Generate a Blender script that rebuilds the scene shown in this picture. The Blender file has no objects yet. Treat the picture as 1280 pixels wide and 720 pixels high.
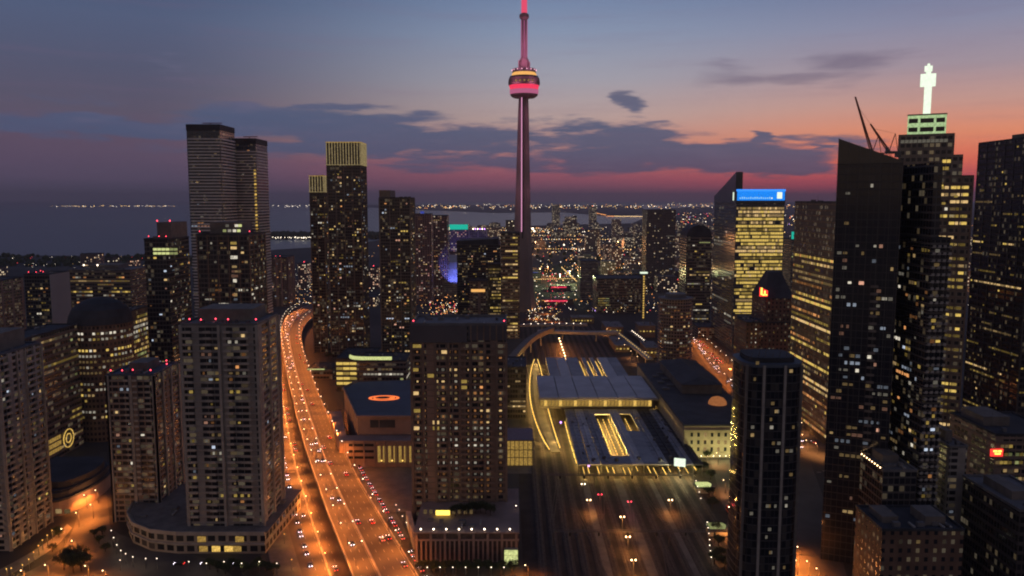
import bpy, math, random
from math import sin, cos, tan, atan, atan2, pi, radians, degrees, sqrt, floor
from mathutils import Vector

random.seed(11)
SC = bpy.context.scene
COL = SC.collection

# ------------------------------------------------------------------ camera
CAM_H = 167.0
F = 1000.0                      # focal length in pixels of a 1280 wide frame
PITCH = atan(110 / F)
cam_d = bpy.data.cameras.new("camera")
cam = bpy.data.objects.new("camera", cam_d)
COL.objects.link(cam)
cam.location = (0, 0, CAM_H)
cam.rotation_euler = (pi / 2 - PITCH, 0, 0)
cam_d.sensor_width = 36
cam_d.lens = 36 * F / 1280
cam_d.clip_start = 1
cam_d.clip_end = 120000
SC.camera = cam
SC.view_settings.view_transform = 'Standard'
SC.view_settings.look = 'None'
SC.view_settings.exposure = 0.12
SC.view_settings.gamma = 1.0
SC.view_settings.use_curve_mapping = False
cy = SC.cycles
cy.max_bounces = 4
cy.diffuse_bounces = 2
cy.glossy_bounces = 2
cy.transmission_bounces = 2
cy.transparent_max_bounces = 8
cy.volume_bounces = 0
cy.sample_clamp_indirect = 1.5
cy.sample_clamp_direct = 0
cy.use_light_tree = True
cy.caustics_reflective = False
cy.caustics_refractive = False
cy.pixel_filter_type = 'BLACKMAN_HARRIS'
cy.filter_width = 2.0


def ray(px, py):
    u = (px - 640) / F
    v = (360 - py) / F
    c, s = cos(PITCH), sin(PITCH)
    return (u, c + v * s, -s + v * c)


def gnd(px, py, z=0.0):
    """ground point (x, y) that stands at a place read off the photograph"""
    d = ray(px, py)
    t = (z - CAM_H) / d[2]
    return (d[0] * t, d[1] * t)


def at_y(px, py, Y):
    d = ray(px, py)
    t = Y / d[1]
    return (d[0] * t, CAM_H + d[2] * t)


def azel(px, py):
    d = ray(px, py)
    return degrees(atan2(d[0], d[1])), degrees(atan2(d[2], sqrt(d[0] ** 2 + d[1] ** 2)))


def S(r, g, b):
    def f(c):
        c /= 255
        return c / 12.92 if c <= .04045 else ((c + .055) / 1.055) ** 2.4
    return (f(r), f(g), f(b), 1)


# ------------------------------------------------------------------ sky
W = bpy.data.worlds.new("World")
SC.world = W
W.use_nodes = True
nt = W.node_tree
nt.nodes.clear()


def N(t, kind, **kw):
    n = t.nodes.new(kind)
    for k, v in kw.items():
        setattr(n, k, v)
    return n


def M_(t, op, a, b=None, c=None, clamp=False):
    n = t.nodes.new('ShaderNodeMath')
    n.operation = op
    n.use_clamp = clamp
    for i, v in enumerate((a, b, c)):
        if v is None:
            continue
        if isinstance(v, (int, float)):
            n.inputs[i].default_value = v
        else:
            t.links.new(v, n.inputs[i])
    return n.outputs[0]


def ss(t, x, a, b):
    n = t.nodes.new('ShaderNodeMapRange')
    n.interpolation_type = 'SMOOTHSTEP'
    t.links.new(x, n.inputs[0])
    n.inputs[1].default_value = a
    n.inputs[2].default_value = b
    n.inputs[3].default_value = 0
    n.inputs[4].default_value = 1
    return n.outputs[0]


def mixc(t, f, a, b, mode='MIX'):
    n = t.nodes.new('ShaderNodeMix')
    n.data_type = 'RGBA'
    n.blend_type = mode
    for i, v in ((0, f), (6, a), (7, b)):
        if isinstance(v, (int, float)):
            n.inputs[i].default_value = v
        elif isinstance(v, tuple):
            n.inputs[i].default_value = v
        else:
            t.links.new(v, n.inputs[i])
    return n.outputs[2]


def ramp(t, x, stops):
    n = t.nodes.new('ShaderNodeValToRGB')
    r = n.color_ramp
    r.interpolation = 'EASE' if False else 'LINEAR'
    while len(r.elements) > 1:
        r.elements.remove(r.elements[-1])
    r.elements[0].position = stops[0][0]
    r.elements[0].color = stops[0][1]
    for p, c in stops[1:]:
        e = r.elements.new(p)
        e.color = c
    t.links.new(x, n.inputs[0])
    return n.outputs[0]


tc = N(nt, 'ShaderNodeTexCoord')
sep = N(nt, 'ShaderNodeSeparateXYZ')
nt.links.new(tc.outputs['Generated'], sep.inputs[0])
X, Y, Z = sep.outputs
az = M_(nt, 'MULTIPLY', M_(nt, 'ARCTAN2', X, Y), 180 / pi)
el = M_(nt, 'MULTIPLY', M_(nt, 'ARCSINE', Z), 180 / pi)
e01 = M_(nt, 'DIVIDE', el, 30.0, clamp=True)


def es(py):
    return max(0.0, azel(640, py)[1] / 30)


zen = S(56, 68, 100)
left = ramp(nt, e01, [(0, S(90, 84, 108)), (es(232), S(86, 78, 104)), (es(205), S(88, 75, 101)), (es(180), S(90, 75, 99)), (es(150), S(86, 80, 102)),
                      (es(100), S(78, 82, 108)), (es(40), S(76, 88, 118)), (es(0), S(66, 82, 114)), (1, zen)])
mid = ramp(nt, e01, [(0, S(146, 100, 128)), (es(240), S(150, 90, 114)), (es(222), S(164, 88, 108)), (es(205), S(172, 98, 110)), (es(180), S(196, 140, 130)),
                     (es(150), S(184, 158, 154)), (es(100), S(158, 156, 168)), (es(40), S(130, 144, 170)), (es(0), S(112, 130, 162)), (1, zen)])
right = ramp(nt, e01, [(0, S(190, 88, 112)), (es(243), S(214, 76, 96)), (es(228), S(216, 80, 92)), (es(205), S(238, 112, 88)), (es(175), S(232, 142, 108)),
                       (es(140), S(198, 150, 140)), (es(100), S(160, 142, 154)), (es(50), S(132, 134, 160)), (es(0), S(104, 116, 150)), (1, zen)])
c1 = mixc(nt, ss(nt, az, -25, 5), left, mid)
c1 = mixc(nt, ss(nt, az, 2, 27), c1, right)
# away from the afterglow the dome is an added warm fill that brightens the facades
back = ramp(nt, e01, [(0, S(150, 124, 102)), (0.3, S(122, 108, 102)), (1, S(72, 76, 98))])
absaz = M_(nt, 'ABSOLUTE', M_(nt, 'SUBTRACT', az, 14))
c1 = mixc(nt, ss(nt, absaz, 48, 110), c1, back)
# clouds: flattened banks in the western sky
comb = N(nt, 'ShaderNodeCombineXYZ')
nt.links.new(az, comb.inputs[0])
nt.links.new(el, comb.inputs[1])
P = comb.outputs[0]


def vm(t, op, a, b):
    n = t.nodes.new('ShaderNodeVectorMath')
    n.operation = op
    for i, v in enumerate((a, b)):
        if isinstance(v, tuple):
            n.inputs[i].default_value = v
        elif v is not None:
            t.links.new(v, n.inputs[i])
    return n


def noise(t, vec, scale, detail=3, rough=.55):
    n = N(t, 'ShaderNodeTexNoise')
    n.inputs['Scale'].default_value = scale
    n.inputs['Detail'].default_value = detail
    n.inputs['Roughness'].default_value = rough
    t.links.new(vec, n.inputs['Vector'])
    return n


Pst = vm(nt, 'MULTIPLY', P, (0.30, 1.7, 1)).outputs[0]
wn = noise(nt, Pst, 0.35, 4, .6)
wv = vm(nt, 'MULTIPLY', vm(nt, 'SUBTRACT', wn.outputs['Color'], (.5, .5, .5)).outputs[0], (7.0, 2.6, 0)).outputs[0]
Pw = vm(nt, 'ADD', P, wv).outputs[0]
fb = noise(nt, Pst, 0.8, 6, .58).outputs[0]
CL = [(40, 156, 190, 8, .75), (200, 160, 150, 9, 1.1), (330, 146, 110, 15, 1.15), (440, 160, 130, 24, 1.15), (560, 176, 150, 22, 1.15), (420, 186, 190, 12, .9),
      (640, 202, 180, 12, .8), (780, 170, 90, 17, 1.1), (850, 194, 190, 19, 1.5), (940, 205, 120, 12, 1.4), (760, 212, 170, 9, .8), (740, 158, 60, 8, .9),
      (1000, 212, 50, 7, .8), (925, 98, 55, 10, .75), (1000, 94, 90, 9, .75), (1068, 74, 50, 13, .85), (905, 84, 30, 7, .6), (781, 124, 24, 13, 1.4), (951, 168, 14, 6, .9),
      (1030, 182, 26, 3.5, .9), (60, 124, 70, 6, .45), (205, 84, 60, 12, .3), (420, 132, 60, 7, .9), (520, 212, 140, 8, .6), (300, 182, 90, 10, .7)]
acc = None
soft = None
for (cx_, cy_, rx, ry, amp) in CL:
    a0, e0 = azel(cx_, cy_)
    k = .0573
    d = vm(nt, 'LENGTH', vm(nt, 'MULTIPLY', vm(nt, 'SUBTRACT', Pw, (a0, e0, 0)).outputs[0], (1 / (rx * k * 1.15), 1 / (ry * k * 1.25), 0)).outputs[0], None).outputs['Value']
    v = M_(nt, 'MULTIPLY', M_(nt, 'SUBTRACT', 1.25, d, clamp=True), amp)
    if cx_ > 880 and cy_ < 110:
        soft = v if soft is None else M_(nt, 'MAXIMUM', soft, v)
        continue
    acc = v if acc is None else M_(nt, 'MAXIMUM', acc, v)
dens = M_(nt, 'ADD', acc, M_(nt, 'MULTIPLY', M_(nt, 'SUBTRACT', fb, .52), 2.1))
cm = M_(nt, 'MULTIPLY', ss(nt, dens, .16, .75), ss(nt, acc, .0, .22))
ccol = ramp(nt, e01, [(0, S(92, 72, 100)), (es(215), S(84, 80, 112)), (es(190), S(70, 82, 116)), (es(150), S(68, 84, 118)), (es(110), S(92, 92, 118)), (es(60), S(96, 100, 128))])
ccol = mixc(nt, M_(nt, 'MULTIPLY', ss(nt, fb, .5, .75), .35), ccol, S(106, 100, 128))
cfac = M_(nt, 'MULTIPLY', cm, .94)
front = M_(nt, 'SUBTRACT', 1.0, ss(nt, absaz, 60, 80))
c1 = mixc(nt, M_(nt, 'MULTIPLY', cfac, front), c1, ccol)
sd = M_(nt, 'ADD', soft, M_(nt, 'MULTIPLY', M_(nt, 'SUBTRACT', fb, .5), .9))
c1 = mixc(nt, M_(nt, 'MULTIPLY', M_(nt, 'MULTIPLY', ss(nt, sd, .05, 1.0), ss(nt, soft, .0, .3)), .62), c1, S(96, 86, 112))
# faint high streaks
st = noise(nt, vm(nt, 'MULTIPLY', P, (.06, .9, 1)).outputs[0], 1.4, 4, .6).outputs[0]
c1 = mixc(nt, M_(nt, 'MULTIPLY', ss(nt, st, .45, .8), .16), c1, S(120, 92, 120))
# below the horizon: the dark lake / land tone
c1 = mixc(nt, ss(nt, el, -.15, -.6), c1, S(38, 38, 50))
bg = N(nt, 'ShaderNodeBackground')
nt.links.new(c1, bg.inputs[0])
bg.inputs[1].default_value = 1.0
sky = N(nt, 'ShaderNodeTexSky', sky_type='NISHITA')
sky.sun_disc = False
sky.sun_elevation = radians(-2.5)
sky.sun_rotation = radians(24)
bg2 = N(nt, 'ShaderNodeBackground')
nt.links.new(sky.outputs[0], bg2.inputs[0])
bg2.inputs[1].default_value = 0.05
addb = N(nt, 'ShaderNodeAddShader')
nt.links.new(bg.outputs[0], addb.inputs[0])
nt.links.new(bg2.outputs[0], addb.inputs[1])
wo = N(nt, 'ShaderNodeOutputWorld')
nt.links.new(addb.outputs[0], wo.inputs[0])

# the last light of the sun that has just gone under, very weak and wide
sl = bpy.data.lights.new("sun", 'SUN')
sl.energy = 0.02
sl.angle = radians(10)
sl.color = (1, .5, .35)
so = bpy.data.objects.new("sun", sl)
COL.objects.link(so)
so.rotation_euler = (radians(88), 0, radians(180 - 24))


# ------------------------------------------------------------------ materials
def mat(name):
    m = bpy.data.materials.new(name)
    m.use_nodes = True
    return m


def pbr(name, col, rough=.7, var=.25, scale=.5, metal=0, spec=.4):
    m = mat(name)
    t = m.node_tree
    b = t.nodes['Principled BSDF']
    b.inputs['Roughness'].default_value = rough
    b.inputs['Metallic'].default_value = metal
    b.inputs['Specular IOR Level'].default_value = spec
    tcn = N(t, 'ShaderNodeTexCoord')
    n = noise(t, tcn.outputs['Object'], scale, 4, .6)
    f = ss(t, n.outputs[0], .3, .7)
    a = tuple(c * (1 - var) for c in col[:3]) + (1,)
    bb = tuple(min(1, c * (1 + var)) for c in col[:3]) + (1,)
    t.links.new(mixc(t, f, a, bb), b.inputs['Base Color'])
    return m


def emi(name, col, strength, var=0.0, sample=False):
    m = mat(name)
    t = m.node_tree
    t.nodes.clear()
    o = N(t, 'ShaderNodeOutputMaterial')
    e = N(t, 'ShaderNodeEmission')
    e.inputs[0].default_value = (col[0], col[1], col[2], 1)
    e.inputs[1].default_value = strength
    if var:
        g = N(t, 'ShaderNodeTexCoord')
        n = noise(t, g.outputs['Object'], 1.1, 3, .6)
        k = M_(t, 'MULTIPLY_ADD', ss(t, n.outputs[0], .3, .7), strength * var * 1.6, strength * (1 - var))
        t.links.new(k, e.inputs[1])
    t.links.new(e.outputs[0], o.inputs[0])
    m.cycles.emission_sampling = 'AUTO' if sample else 'NONE'
    return m


def facade(name, wall, glass=(.02, .024, .03), fh=3.2, bay=3.2, wu=.6, wv=.55, lit=0.0, litcol=(1, .7, .35), lits=.7, grough=.24, wrough=.75, radius=0, rowbias=0.0, solid=0, curt=.7):
    """walls with a regular grid of real windows: dark panes, some curtained, some lit"""
    m = mat(name)
    t = m.node_tree
    b = t.nodes['Principled BSDF']
    tcn = N(t, 'ShaderNodeTexCoord')
    geo = N(t, 'ShaderNodeNewGeometry')
    so_ = N(t, 'ShaderNodeSeparateXYZ')
    t.links.new(tcn.outputs['Object'], so_.inputs[0])
    sn = N(t, 'ShaderNodeSeparateXYZ')
    t.links.new(tcn.outputs['Normal'], sn.inputs[0])
    anx = M_(t, 'ABSOLUTE', sn.outputs[0])
    side = M_(t, 'GREATER_THAN', anx, .6)
    up = M_(t, 'GREATER_THAN', M_(t, 'ABSOLUTE', sn.outputs[2]), .6)
    if radius:
        u = M_(t, 'MULTIPLY', M_(t, 'ARCTAN2', so_.outputs[1], so_.outputs[0]), radius)
    else:
        u = M_(t, 'ADD', M_(t, 'MULTIPLY', so_.outputs[1], side), M_(t, 'MULTIPLY', so_.outputs[0], M_(t, 'SUBTRACT', 1, side)))
    cu = M_(t, 'ADD', M_(t, 'DIVIDE', u, bay), .5 if False else 0)
    cv = M_(t, 'DIVIDE', so_.outputs[2], fh)
    fu = M_(t, 'ABSOLUTE', M_(t, 'SUBTRACT', M_(t, 'FRACT', cu), .5))
    fv = M_(t, 'ABSOLUTE', M_(t, 'SUBTRACT', M_(t, 'FRACT', cv), .5))
    w = M_(t, 'MULTIPLY', M_(t, 'LESS_THAN', fu, wu / 2), M_(t, 'LESS_THAN', fv, wv / 2))
    w = M_(t, 'MULTIPLY', w, M_(t, 'SUBTRACT', 1, up))
    if solid:
        w = M_(t, 'MULTIPLY', w, M_(t, 'GREATER_THAN', M_(t, 'FLOORED_MODULO', M_(t, 'FLOOR', cu), solid), .5))
    oi = N(t, 'ShaderNodeObjectInfo')
    cell = N(t, 'ShaderNodeCombineXYZ')
    t.links.new(M_(t, 'FLOOR', cu), cell.inputs[0])
    t.links.new(M_(t, 'FLOOR', cv), cell.inputs[1])
    t.links.new(M_(t, 'ADD', M_(t, 'MULTIPLY', oi.outputs['Random'], 91), M_(t, 'MULTIPLY', side, 7)), cell.inputs[2])
    wnz = N(t, 'ShaderNodeTexWhiteNoise')
    t.links.new(cell.outputs[0], wnz.inputs[0])
    h = wnz.outputs['Value']
    hs = N(t, 'ShaderNodeSeparateColor')
    t.links.new(wnz.outputs['Color'], hs.inputs[0])
    n = noise(t, tcn.outputs['Object'], .12, 5, .6)
    wl = mixc(t, ss(t, n.outputs[0], .3, .7), tuple(c * .78 for c in wall[:3]) + (1,), tuple(c * 1.2 for c in wall[:3]) + (1,))
    gl = mixc(t, M_(t, 'MULTIPLY', ss(t, hs.outputs[0], .55, 1), curt), glass + (1,), (.12, .11, .10, 1))
    t.links.new(mixc(t, w, wl, gl), b.inputs['Base Color'])
    t.links.new(M_(t, 'MULTIPLY_ADD', w, grough - wrough, wrough), b.inputs['Roughness'])
    b.inputs['Specular IOR Level'].default_value = .45
    if lit:
        thr = 1 - lit
        if rowbias:
            c2 = N(t, 'ShaderNodeCombineXYZ')
            t.links.new(M_(t, 'FLOOR', cv), c2.inputs[1])
            t.links.new(M_(t, 'MULTIPLY', oi.outputs['Random'], 57), c2.inputs[0])
            w2 = N(t, 'ShaderNodeTexWhiteNoise')
            t.links.new(c2.outputs[0], w2.inputs[0])
            h = M_(t, 'ADD', M_(t, 'MULTIPLY', h, 1 - rowbias), M_(t, 'MULTIPLY', w2.outputs[0], rowbias))
        on = M_(t, 'MULTIPLY', M_(t, 'GREATER_THAN', h, thr), w)
        st_ = M_(t, 'MULTIPLY', on, M_(t, 'MULTIPLY_ADD', hs.outputs[1], lits, lits * .25))
        t.links.new(st_, b.inputs['Emission Strength'])
        t.links.new(mixc(t, hs.outputs[2], litcol + (1,), (1, .85, .6, 1)), b.inputs['Emission Color'])
    m.cycles.emission_sampling = 'NONE'
    return m


# lit window panes, five tones by three levels
WCOL = {'warm': (1, .66, .28), 'yellow': (1, .68, .16), 'white': (1, .9, .72), 'orange': (1, .42, .14), 'lime': (.86, .92, .36), 'cool': (.72, .82, 1), 'rose': (1, .5, .34)}
WM = {}
for k, c in WCOL.items():
    for i, s in enumerate((.10, .28, .72)):
        WM[k, i] = emi('lit_window_%s_%s' % (k, ('dim', 'mid', 'bright')[i]), c, s, .35)

EM = {
    'red': emi('red_beacon_glass', (1, .06, .10), 4),
    'lamp_white': emi('white_lamp_glass', (1, .80, .58), 7),
    'lamp_orange': emi('orange_lamp_glass', (1, .62, .3), 8),
    'lamp_yellow': emi('yellow_lamp_glass', (1, .60, .13), 2.2),
    'head': emi('headlight_glass', (.95, .85, 1.0), 9),
    'tail': emi('tail_light_glass', (1, .05, .04), 5),
    'blue': emi('blue_sign_light', (.04, .28, 1.0), 1.2),
    'skyblue': emi('pale_blue_sign_light', (.015, .27, 1.0), .95, .3),
    'magenta': emi('magenta_light', (.8, .22, .5), .45),
    'antenna': emi('antenna_red_light', (1, .10, .20), .75),
    'violet': emi('violet_light', (.55, .25, 1), 5),
    'pink': emi('pink_light', (1, .26, .50), .42),
    'redband': emi('red_band_light', (1, .05, .12), .9),
    'amber': emi('amber_light', (1, .5, .14), .9),
    'goldlow': emi('soft_gold_light', (1, .6, .14), .32, .55),
    'gold': emi('gold_light', (1, .62, .14), .8, .5),
    'white': emi('white_light', (.86, 1, .78), 1.05, .12),
    'palegreen': emi('pale_green_light', (.62, .85, .42), .62, .3),
    'teal': emi('teal_light', (.02, .62, .45), .7),
    'domeblue': emi('blue_dome_light', (.10, .14, .75), .42),
    'signred': emi('red_sign_light', (1, .04, .03), 1.6),
    'signyellow': emi('yellow_sign_light', (1, .7, .1), 2.2),
    'signorange': emi('orange_sign_light', (1, .2, .05), 1.2),
    'crown': emi('crown_light', (1, .76, .36), .30, .5),
}
MT = {
    'asphalt': pbr('asphalt', (.085, .078, .072), .85, .25, .03),
    'street': pbr('street_asphalt', (.08, .075, .07), .85, .25, .05),
    'concrete': pbr('concrete', (.36, .34, .31), .8, .18, .2),
    'darkconc': pbr('dark_concrete', (.17, .155, .14), .85, .2, .2),
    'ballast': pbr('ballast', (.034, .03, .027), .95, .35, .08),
    'rail': pbr('rail_steel', (.09, .075, .065), .6, .15, .3, .5),
    'paint': pbr('road_paint', (.30, .28, .24), .7, .2, .6),
    'kerb': pbr('kerb_stone', (.28, .27, .25), .85, .15, .5),
    'pave': pbr('pavement', (.14, .13, .118), .85, .2, .15),
    'grass': pbr('grass', (.045, .07, .02), .95, .35, .08),
    'land': pbr('land', (.05, .05, .048), .95, .4, .004),
    'roofdark': pbr('dark_roof', (.045, .05, .06), .8, .3, .08),
    'roofblue': pbr('blue_grey_roof', (.07, .095, .13), .6, .15, .05),
    'roofgrey': pbr('grey_roof', (.16, .16, .165), .75, .25, .1),
    'shed': pbr('shed_roof', (.25, .27, .31), .6, .22, .06),
    'shedpale': pbr('pale_shed_roof', (.46, .47, .50), .6, .15, .05),
    'metal': pbr('dark_metal', (.12, .12, .12), .45, .2, .8, .6),
    'steelred': pbr('red_crane_steel', (.30, .12, .09), .5, .2, .5),
    'cream': pbr('cream_stone', (.42, .38, .27), .8, .15, .2),
    'white': pbr('white_panel', (.62, .62, .62), .6, .1, .2),
    'brown': pbr('brown_brick', (.20, .155, .125), .85, .2, .2),
    'pinkstone': pbr('pink_stone', (.30, .22, .19), .8, .15, .1),
    'bark': pbr('bark', (.07, .05, .035), .95, .3, 2),
    'leaf': pbr('leaves', (.045, .06, .02), .9, .4, .8),
    'glassd': pbr('dark_glass', (.02, .025, .032), .12, .2, .2, 0, .6),
    'glassb': pbr('blue_glass', (.05, .07, .09), .15, .25, .1, 0, .6),
    'cnconc': pbr('tower_concrete', (.26, .23, .22), .75, .12, .02),
    'tyre': pbr('tyre_rubber', (.02, .02, .02), .9, .1, 2),
}
wat = mat('lake_water')
t = wat.node_tree
b = t.nodes['Principled BSDF']
b.inputs['Base Color'].default_value = (.012, .018, .03, 1)
b.inputs['Roughness'].default_value = .28
tcn = N(t, 'ShaderNodeTexCoord')
n = noise(t, tcn.outputs['Object'], .02, 4, .6)
bp = N(t, 'ShaderNodeBump')
bp.inputs['Strength'].default_value = .25
bp.inputs['Distance'].default_value = 3
t.links.new(n.outputs[0], bp.inputs['Height'])
t.links.new(bp.outputs[0], b.inputs['Normal'])


# ------------------------------------------------------------------ mesh builder
class MB:
    def __init__(s):
        s.v, s.f, s.m = [], [], []

    def quad(s, a, b_, c, d, m=0):
        k = len(s.v)
        s.v += [a, b_, c, d]
        s.f.append((k, k + 1, k + 2, k + 3))
        s.m.append(m)

    def box(s, x0, x1, y0, y1, z0, z1, m=0, mt=None, bottom=True):
        k = len(s.v)
        s.v += [(x0, y0, z0), (x1, y0, z0), (x1, y1, z0), (x0, y1, z0), (x0, y0, z1), (x1, y0, z1), (x1, y1, z1), (x0, y1, z1)]
        fs = [(0, 1, 5, 4), (1, 2, 6, 5), (2, 3, 7, 6), (3, 0, 4, 7)]
        s.f += [tuple(k + i for i in q) for q in fs]
        s.m += [m] * 4
        s.f.append((k + 4, k + 5, k + 6, k + 7))
        s.m.append(m if mt is None else mt)
        if bottom:
            s.f.append((k + 3, k + 2, k + 1, k))
            s.m.append(m)

    def prism(s, poly, z0, z1, m=0, mt=None, ztop=None):
        """poly counter-clockwise; ztop: optional height for every corner"""
        n_, k = len(poly), len(s.v)
        zt = ztop or [z1] * n_
        s.v += [(p[0], p[1], z0) for p in poly] + [(p[0], p[1], zt[i]) for i, p in enumerate(poly)]
        for i in range(n_):
            j = (i + 1) % n_
            s.f.append((k + i, k + j, k + n_ + j, k + n_ + i))
            s.m.append(m)
        s.f.append(tuple(k + n_ + i for i in range(n_)))
        s.m.append(m if mt is None else mt)
        s.f.append(tuple(k + i for i in reversed(range(n_))))
        s.m.append(m)

    def lathe(s, prof, n_=24, cx=0, cy_=0, m=0, a0=0, sx=1, sy=1):
        """prof: (radius, z[, material]) bottom to top"""
        k = len(s.v)
        for r in prof:
            for i in range(n_):
                a = a0 + 2 * pi * i / n_
                s.v.append((cx + r[0] * cos(a) * sx, cy_ + r[0] * sin(a) * sy, r[1]))
        for j in range(len(prof) - 1):
            for i in range(n_):
                i2 = (i + 1) % n_
                s.f.append((k + j * n_ + i, k + j * n_ + i2, k + (j + 1) * n_ + i2, k + (j + 1) * n_ + i))
                s.m.append(prof[j][2] if len(prof[j]) > 2 else m)
        s.f.append(tuple(k + (len(prof) - 1) * n_ + i for i in range(n_)))
        s.m.append(m)
        s.f.append(tuple(k + i for i in reversed(range(n_))))
        s.m.append(m)

    def tube(s, a, b_, r0, r1=None, n_=6, m=0):
        r1 = r0 if r1 is None else r1
        a, b_ = Vector(a), Vector(b_)
        d = (b_ - a).normalized()
        u = d.orthogonal().normalized()
        w = d.cross(u)
        k = len(s.v)
        for p, r in ((a, r0), (b_, r1)):
            for i in range(n_):
                t_ = 2 * pi * i / n_
                s.v.append(tuple(p + u * cos(t_) * r + w * sin(t_) * r))
        for i in range(n_):
            j = (i + 1) % n_
            s.f.append((k + i, k + j, k + n_ + j, k + n_ + i))
            s.m.append(m)
        s.f.append(tuple(k + i for i in reversed(range(n_))))
        s.m.append(m)
        s.f.append(tuple(k + n_ + i for i in range(n_)))
        s.m.append(m)

    def gem(s, x, y, z, r, m=0):
        """little faceted globe"""
        k = len(s.v)
        n_ = 6
        s.v.append((x, y, z - r))
        for q, zz in ((.8, -.55), (.8, .55)):
            for i in range(n_):
                a = 2 * pi * i / n_
                s.v.append((x + r * q * cos(a), y + r * q * sin(a), z + r * zz))
        s.v.append((x, y, z + r))
        for i in range(n_):
            j = (i + 1) % n_
            s.f += [(k, k + 1 + j, k + 1 + i), (k + 1 + i, k + 1 + j, k + 7 + j, k + 7 + i), (k + 13, k + 7 + i, k + 7 + j)]
            s.m += [m] * 3

    def mesh(s, name, mats):
        me = bpy.data.meshes.new(name)
        me.from_pydata(s.v, [], s.f)
        for m in (mats if isinstance(mats, (list, tuple)) else [mats]):
            me.materials.append(m)
        if any(s.m):
            me.polygons.foreach_set('material_index', s.m)
        me.update()
        return me

    def build(s, name, mats, parent=None, loc=(0, 0, 0), **props):
        return link(name, s.mesh(name, mats), parent, loc, **props)


def link(name, data, parent=None, loc=(0, 0, 0), rz=0, **props):
    o = bpy.data.objects.new(name, data)
    COL.objects.link(o)
    o.location = loc
    o.rotation_euler = (0, 0, rz)
    if parent:
        o.parent = parent
    for k, v in props.items():
        o[k] = v
    return o


def thing(name, label, cat, loc=(0, 0, 0), rz=0, group=None):
    o = link(name, None, None, loc, rz, label=label, category=cat)
    if group:
        o['group'] = group
    return o


def copy_tree(o, loc=None, rz=None, parent=None, label=None, group=None):
    c = o.copy()
    COL.objects.link(c)
    if parent:
        c.parent = parent
    if loc is not None:
        c.location = loc
    if rz is not None:
        c.rotation_euler = (0, 0, rz)
    if label:
        c['label'] = label
    if group:
        c['group'] = group
    for ch in o.children:
        copy_tree(ch, parent=c)
    return c


def spline(pts, n_=6):
    out = []
    P_ = [pts[0]] + list(pts) + [pts[-1]]
    for i in range(1, len(P_) - 2):
        p0, p1, p2, p3 = P_[i - 1:i + 3]
        for j in range(n_):
            t_ = j / n_
            out.append(tuple(.5 * (2 * p1[k] + (p2[k] - p0[k]) * t_ + (2 * p0[k] - 5 * p1[k] + 4 * p2[k] - p3[k]) * t_ ** 2 + (3 * p1[k] - p0[k] - 3 * p2[k] + p3[k]) * t_ ** 3) for k in range(len(p1))))
    out.append(tuple(pts[-1]))
    return out


def walk(line, step, start=0.0):
    """points every `step` metres along a polyline with the heading there"""
    out, d = [], -start
    for a, b_ in zip(line, line[1:]):
        L = math.dist(a[:2], b_[:2])
        if L < 1e-6:
            continue
        h = atan2(b_[1] - a[1], b_[0] - a[0])
        while d <= L:
            if d >= 0:
                k = d / L
                out.append((a[0] + (b_[0] - a[0]) * k, a[1] + (b_[1] - a[1]) * k, h))
            d += step
        d -= L
    return out


def x_at(px, Y_, z):
    return (px - 640) / F * (Y_ * cos(PITCH) + (CAM_H - z) * sin(PITCH))


def proj(x, y, z):
    dz = z - CAM_H
    d = y * cos(PITCH) - dz * sin(PITCH)
    up = y * sin(PITCH) + dz * cos(PITCH)
    return 640 + F * x / d, 360 - F * up / d


# ================================================================== SETTING
def flat(name, poly, z, material, kind='structure', thick=0, parent=None):
    mb = MB()
    if thick:
        mb.prism(poly, z - thick, z)
    else:
        k = len(mb.v)
        mb.v += [(p[0], p[1], z) for p in poly]
        mb.f.append(tuple(range(len(poly))))
        mb.m.append(0)
    if parent:
        return mb.build(name, material, parent)
    return mb.build(name, material, kind=kind)


flat('lake', [(-60000, -2000), (60000, -2000), (60000, 100000), (-60000, 100000)], -2.0, wat)
coast = [(-6000, -300), (6000, -300), (60000, 20000), (60000, 95000), gnd(1300, 252.2), gnd(1000, 252.6), gnd(800, 262), gnd(812, 270), gnd(790, 279), gnd(700, 281), gnd(600, 284),
         gnd(510, 284), gnd(478, 300), gnd(420, 306), gnd(392, 309), gnd(345, 312), gnd(300, 318), gnd(180, 320), gnd(0, 319), gnd(-250, 322), (-6000, 1800)]
flat('land', coast, 0.0, MT['land'])
flat('island', [gnd(330, 297.5), gnd(400, 297), gnd(480, 296), gnd(478, 291), gnd(400, 291), gnd(330, 292)], 6, MT['land'], thick=9)
flat('far_shore', [gnd(520, 262), gnd(620, 266), gnd(700, 265), gnd(760, 270), gnd(812, 268), gnd(800, 257), gnd(640, 256), gnd(440, 256), gnd(440, 258)], 3, MT['land'], thick=6)

# --- expressway deck, boulevard, ramps and streets (edges at their own heights)
DZ = 9.0
dl = [(446, 735), (425, 680), (409, 640), (395, 600), (383, 565), (373, 530), (366, 500), (359, 470), (354, 443), (351, 420), (355, 403), (366, 391), (392, 380), (430, 372)]
dr = [(530, 735), (497, 680), (472, 640), (447, 598), (428, 560), (412, 525), (399, 495), (389, 468), (381, 445), (377, 425), (379, 411), (388, 400), (408, 389), (436, 379)]
DL = spline([gnd(a, b_, DZ) for a, b_ in dl], 5)
DR = spline([gnd(a, b_, DZ) for a, b_ in dr], 5)


def between(A, B, k):
    return [(a[0] + (b_[0] - a[0]) * k, a[1] + (b_[1] - a[1]) * k) for a, b_ in zip(A, B)]


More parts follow.
